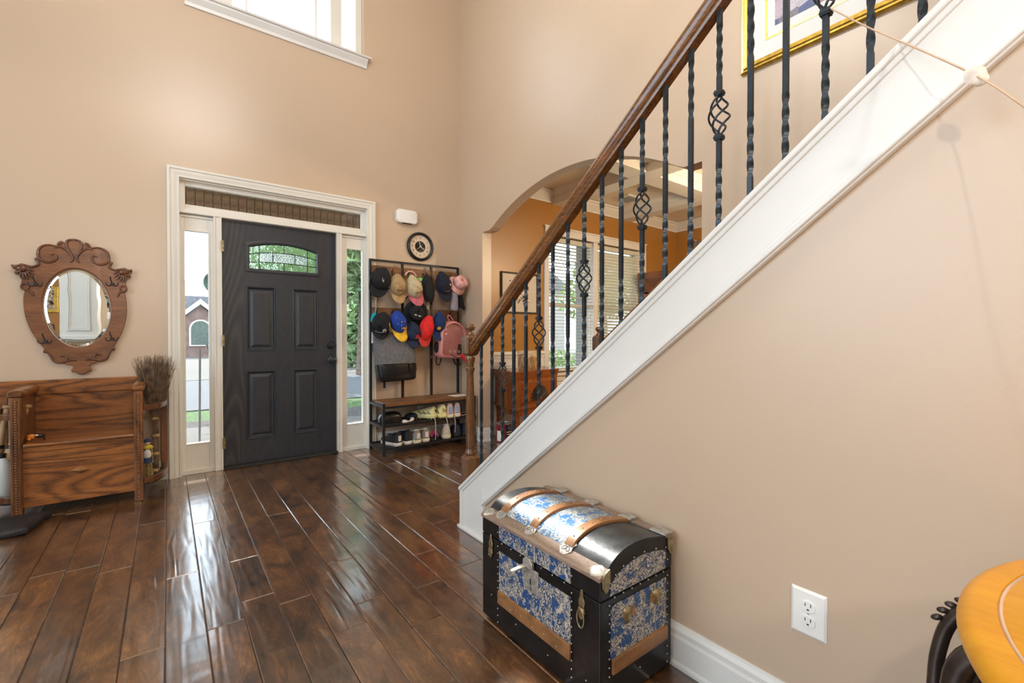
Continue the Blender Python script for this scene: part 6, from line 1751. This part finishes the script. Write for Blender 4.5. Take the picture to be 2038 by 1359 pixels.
M['leaf2'] = plain('shrub_leaf', (0.28, 0.42, 0.16, 1), 0.6, var=0.35, vscale=6)  # same haze mixed into this green as a lighter tone
M['bark'] = plain('bark', (0.16, 0.11, 0.08, 1), 0.9, var=0.25, vscale=12)
M['siding'] = plain('grey_siding', (0.210, 0.215, 0.220, 1), 0.8, var=0.04)
M['garage'] = plain('garage_door', (0.126, 0.130, 0.134, 1), 0.6, var=0.03)
M['winglass'] = plain('far_window', (0.105, 0.140, 0.126, 1), 0.1, var=0.1)
struct(B().box(-30, 30, FY+0.2, 60, -0.6, -0.17).build('ground', M['grass']))
struct(B().box(-1.5, 6.6, FY+0.17, 6.05, -0.5, -0.03).build('porch_floor', M['conc']))
struct(B().prism(smoothpts([(-6, 6.8, 0), (-2, 6.5, 0), (0.6, 6.3, 0), (2.2, 6.2, 0), (2.4, 7.0, 0), (1.0, 7.35, 0), (-1.5, 7.7, 0), (-6, 8.0, 0)], 3, closed=True) and [(p.x, p.y) for p in smoothpts([(-6, 6.8, 0), (-2, 6.5, 0), (0.6, 6.3, 0), (2.2, 6.2, 0), (2.4, 7.0, 0), (1.0, 7.35, 0), (-1.5, 7.7, 0), (-6, 8.0, 0)], 3, closed=True)], 'z', -0.3, -0.14).build('path', M['conc']))
struct(B().box(-1.0, 6.5, 7.0, 8.1, -0.3, -0.155).build('ground_bed', M['mulch']))
struct(B().box(-30, 30, 9.3, 15.5, -0.5, -0.15).build('road', M['asphalt']))
struct(B().box(-30, 30, 15.5, 60, -0.5, -0.14).build('sidewalk', M['conc']))
# porch roof, beam with bricks, columns
struct(B().box(-1.5, 6.6, FY+0.17, 6.61, 2.95, 3.10).build('roof_porch', M['cream']))
struct(B().box(-3.3, 6.6, FY+0.17, 4.95, 5.45, 5.6).build('roof_eave', M['cream']))
struct(B().box(2.71, 6.5, FY-0.03, FY+0.17, 2.9, 5.4).build('wall_upper_outside', M['siding']))
lin = thing('brick_beam', 'brown brick porch beam seen through the transom window', 'beam', (0.8, 5.8, 2.40))
B().box(-2.1, 2.1, 0.01, 0.19, 0, 0.55).build('core', M['mortar'], lin, local=True)
bm_ = None
for r_ in range(2):
    for k in range(54):
        if bm_ is None:
            o = bm_ = B().box(-0.033, 0.033, 0, 0.2, 0.0, 0.2).build('brick', M['brick'], lin, local=True, bevel=0.004)
        else: o = inst(bm_, 'brick', lin, (0, 0, 0))
        o.location = (-2.07+k*0.078, 0, 0.01+r_*0.212)
for x, lab in ((-0.95, 'white porch column beyond the hall bench wall'), (6.10, 'grey porch column outside the dining room blind')):
    t = thing('porch_column', lab, 'column', (x, 5.85, -0.03))
    B().box(-0.11, 0.11, -0.11, 0.11, 0, 2.98).build('shaft', M['siding'] if x > 1 else M['cream'], t, local=True, bevel=0.01)
    B().box(-0.14, 0.14, -0.14, 0.14, 0, 0.18).build('base', M['cream'], t, local=True, bevel=0.01)
    B().box(-0.14, 0.14, -0.14, 0.14, 2.85, 2.98).build('capital', M['cream'], t, local=True, bevel=0.01)
# metal plant stand outside the sidelight
ps = thing('metal_easel', 'slim metal porch easel seen through the sidelight beside the bench', 'easel', (0.42, 5.5, -0.03))
B().tube([(-0.10, 0, 1.05), (0.03, 0, 0.55), (0.09, 0, 0.0)], 0.010, 8).build('leg', M['siding'], ps, local=True)
B().tube([(-0.15, 0.1, 1.0), (-0.16, 0.1, 0.0)], 0.010, 8).build('leg', M['siding'], ps, local=True)
B().tube([(0.02+0.06*cos(t)*(1-t/14), 0, 0.42+0.06*sin(t)*(1-t/14)) for t in [0.45*k for k in range(26)]], 0.008, 6).build('scroll', M['siding'], ps, local=True)
M['disc'] = plain('painted_disc', (0.18, 0.42, 0.40, 1), 0.4, var=0.4, vscale=8)
sc = thing('hanging_disc', 'round painted ornament hanging outside the sidelight beside the bench', 'ornament', (0.40, 5.3, 1.62))
B().lathe([(0.0, -0.012), (0.10, -0.010), (0.115, 0.0), (0.10, 0.010), (0.0, 0.012)], (0, 0, 0), 28, 'y').build('disc', M['disc'], sc, local=True, smooth=40)
B().tube([(0, 0, 0.115), (0, 0, 1.5)], 0.0015, 4).build('cord', M['siding'], sc, local=True)
# house across the street
hs = thing('neighbour_house', 'brick house with gable, arched window and garage across the street', 'house', (1.6, 33, -3.5))
B().box(-7, 7, 0, 9, 0, 5.0).build('wall', M['houseb'], hs, local=True)
B().prism([(-8, 4.8), (8, 4.8), (8, 5.0), (6.5, 7.0), (-6.5, 7.0), (-8, 5.0)], 'y', 0.5, 9).build('roof', M['roof'], hs, local=True)
gb = B().prism([(-1.9, 0), (1.9, 0), (1.9, 4.7), (0.0, 6.35), (-1.9, 4.7)], 'y', -0.6, 0.2).build('gable', M['houseb'], hs, local=True)
B().prism([(-2.2, 4.5), (0, 6.45), (2.2, 4.5), (2.2, 4.75), (0, 6.75), (-2.2, 4.75)], 'y', -0.85, 0.2).build('gable_trim', M['cream'], hs, local=True)
w_ = [(-0.55, 4.0), (0.55, 4.0), (0.55, 5.0)] + [(0.55*cos(radians(a)), 5.0+0.55*sin(radians(a))) for a in range(15, 180, 15)] + [(-0.55, 5.0)]
wo = B().prism(w_, 'y', -0.68, -0.55).build('window', M['cream'], hs, local=True)
B().prism([(x*0.85, 4.08+(z-4.0)*0.9) for x, z in w_], 'y', -0.72, -0.66).build('pane', M['winglass'], wo, local=True)
wo = B().box(-1.3, 1.3, -0.75, -0.55, 0.4, 3.2).build('garage_door', M['garage'], hs, local=True)
for x in (-4.5, 4.5):
    wo = B().box(x-0.6, x+0.6, -0.08, 0.02, 2.6, 4.2).build('window', M['cream'], hs, local=True)
    B().box(x-0.5, x+0.5, -0.12, -0.06, 2.7, 4.1).build('pane', M['winglass'], wo, local=True)
h2 = thing('neighbour_house', 'cream sided house behind shrubs seen through the dining room blind', 'house', (17.0, 24, -1.0))
B().box(-6, 6, 0, 8, 0, 5.5).build('wall', plain('cream_siding', (0.28, 0.26, 0.23, 1), 0.8, var=0.04), h2, local=True)
B().prism([(-6.6, 5.4), (6.6, 5.4), (0, 9)], 'y', -0.3, 8.3).build('roof', M['roof'], h2, local=True)
for x in (-4, -1.5, 1.5, 4):
    for z in (1.0, 3.6):
        wo = B().box(x-0.5, x+0.5, -0.08, 0.02, z, z+1.3).build('window', M['plate'], h2, local=True)
        B().box(x-0.42, x+0.42, -0.12, -0.06, z+0.08, z+1.22).build('pane', M['winglass'], wo, local=True)
# trees and shrubs
def leaves(b, c, r, n, size, seed):
    rr = random.Random(seed)
    for _ in range(n):
        while True:
            p = Vector((rr.uniform(-1, 1), rr.uniform(-1, 1), rr.uniform(-1, 1)))
            if 0.25 < p.length < 1: break
        p = Vector((p.x*r[0], p.y*r[1], p.z*r[2])) + Vector(c)
        e = Euler((rr.uniform(0, 6), rr.uniform(0, 6), rr.uniform(0, 6))).to_matrix()
        s_ = size*rr.uniform(0.6, 1.3)
        b.add([p+e @ Vector(q) for q in ((-s_*0.4, 0, 0), (0, -s_, 0), (s_*0.4, 0, 0), (0, s_, 0))], [(0, 1, 2, 3)])
    return b
def tree(lab, loc, h, r, n, size, seed, lm='leaf'):
    t = thing('leafy_tree', lab, 'tree', loc, group='trees along the street')
    B().tube([(0, 0, 0), (0.05, 0, h*0.4), (0, 0.05, h*0.75)], [0.18, 0.14, 0.06], 10).build('trunk', M['bark'], t, local=True)
    b = B()
    for k in range(5):
        rr = random.Random(seed+k)
        leaves(b, (rr.uniform(-.5, .5)*r, rr.uniform(-.5, .5)*r, h*0.72+rr.uniform(-.4, .5)*r), (r*0.7, r*0.7, r*0.55), n//5, size, seed*7+k)
    o = b.build('crown', M[lm], t, local=True); o['kind'] = 'stuff'
    return t
tree('large green tree across the lawn seen through the sidelight by the hat rack', (5.0, 14.6, -0.15), 4.6, 2.9, 6500, 0.16, 11)
tree('green street tree left of the brick neighbour house', (-1.2, 19, -0.5), 4.6, 1.5, 2600, 0.14, 23)
tree('broad tree behind the leaded glass of the front door', (2.6, 10.5, -0.15), 4.6, 1.7, 3600, 0.13, 31, 'leaf2')
tree('bushy tree beyond the porch seen through the dining room blind', (13.0, 11.5, -0.15), 4.2, 1.5, 2400, 0.12, 41, 'leaf2')
tree('low dense tree behind the lawn seen through the sidelight by the hat rack', (7.2, 19.5, -0.4), 3.2, 3.2, 6000, 0.2, 53)
tree('low dense tree farther along the street beyond the lawn', (5.2, 22.5, -0.6), 3.6, 3.0, 5000, 0.2, 67, 'leaf2')
def shrub(lab, loc, r, seed):
    t = thing('shrub', lab, 'shrub', loc, group='shrubs by the porch')
    o = leaves(B(), (0, 0, r*0.8), (r, r, r*0.8), 1500, 0.05, seed).build('foliage', M['leaf2'], t, local=True); o['kind'] = 'stuff'
    B().tube([(0, 0, 0), (0, 0, r)], 0.02, 6).build('stem', M['bark'], t, local=True)
shrub('round yellow green shrub below the dining room window', (5.0, 6.5, -0.15), 0.55, 3)
shrub('round green shrub farther along the porch outside the dining room', (6.3, 6.8, -0.15), 0.6, 9)
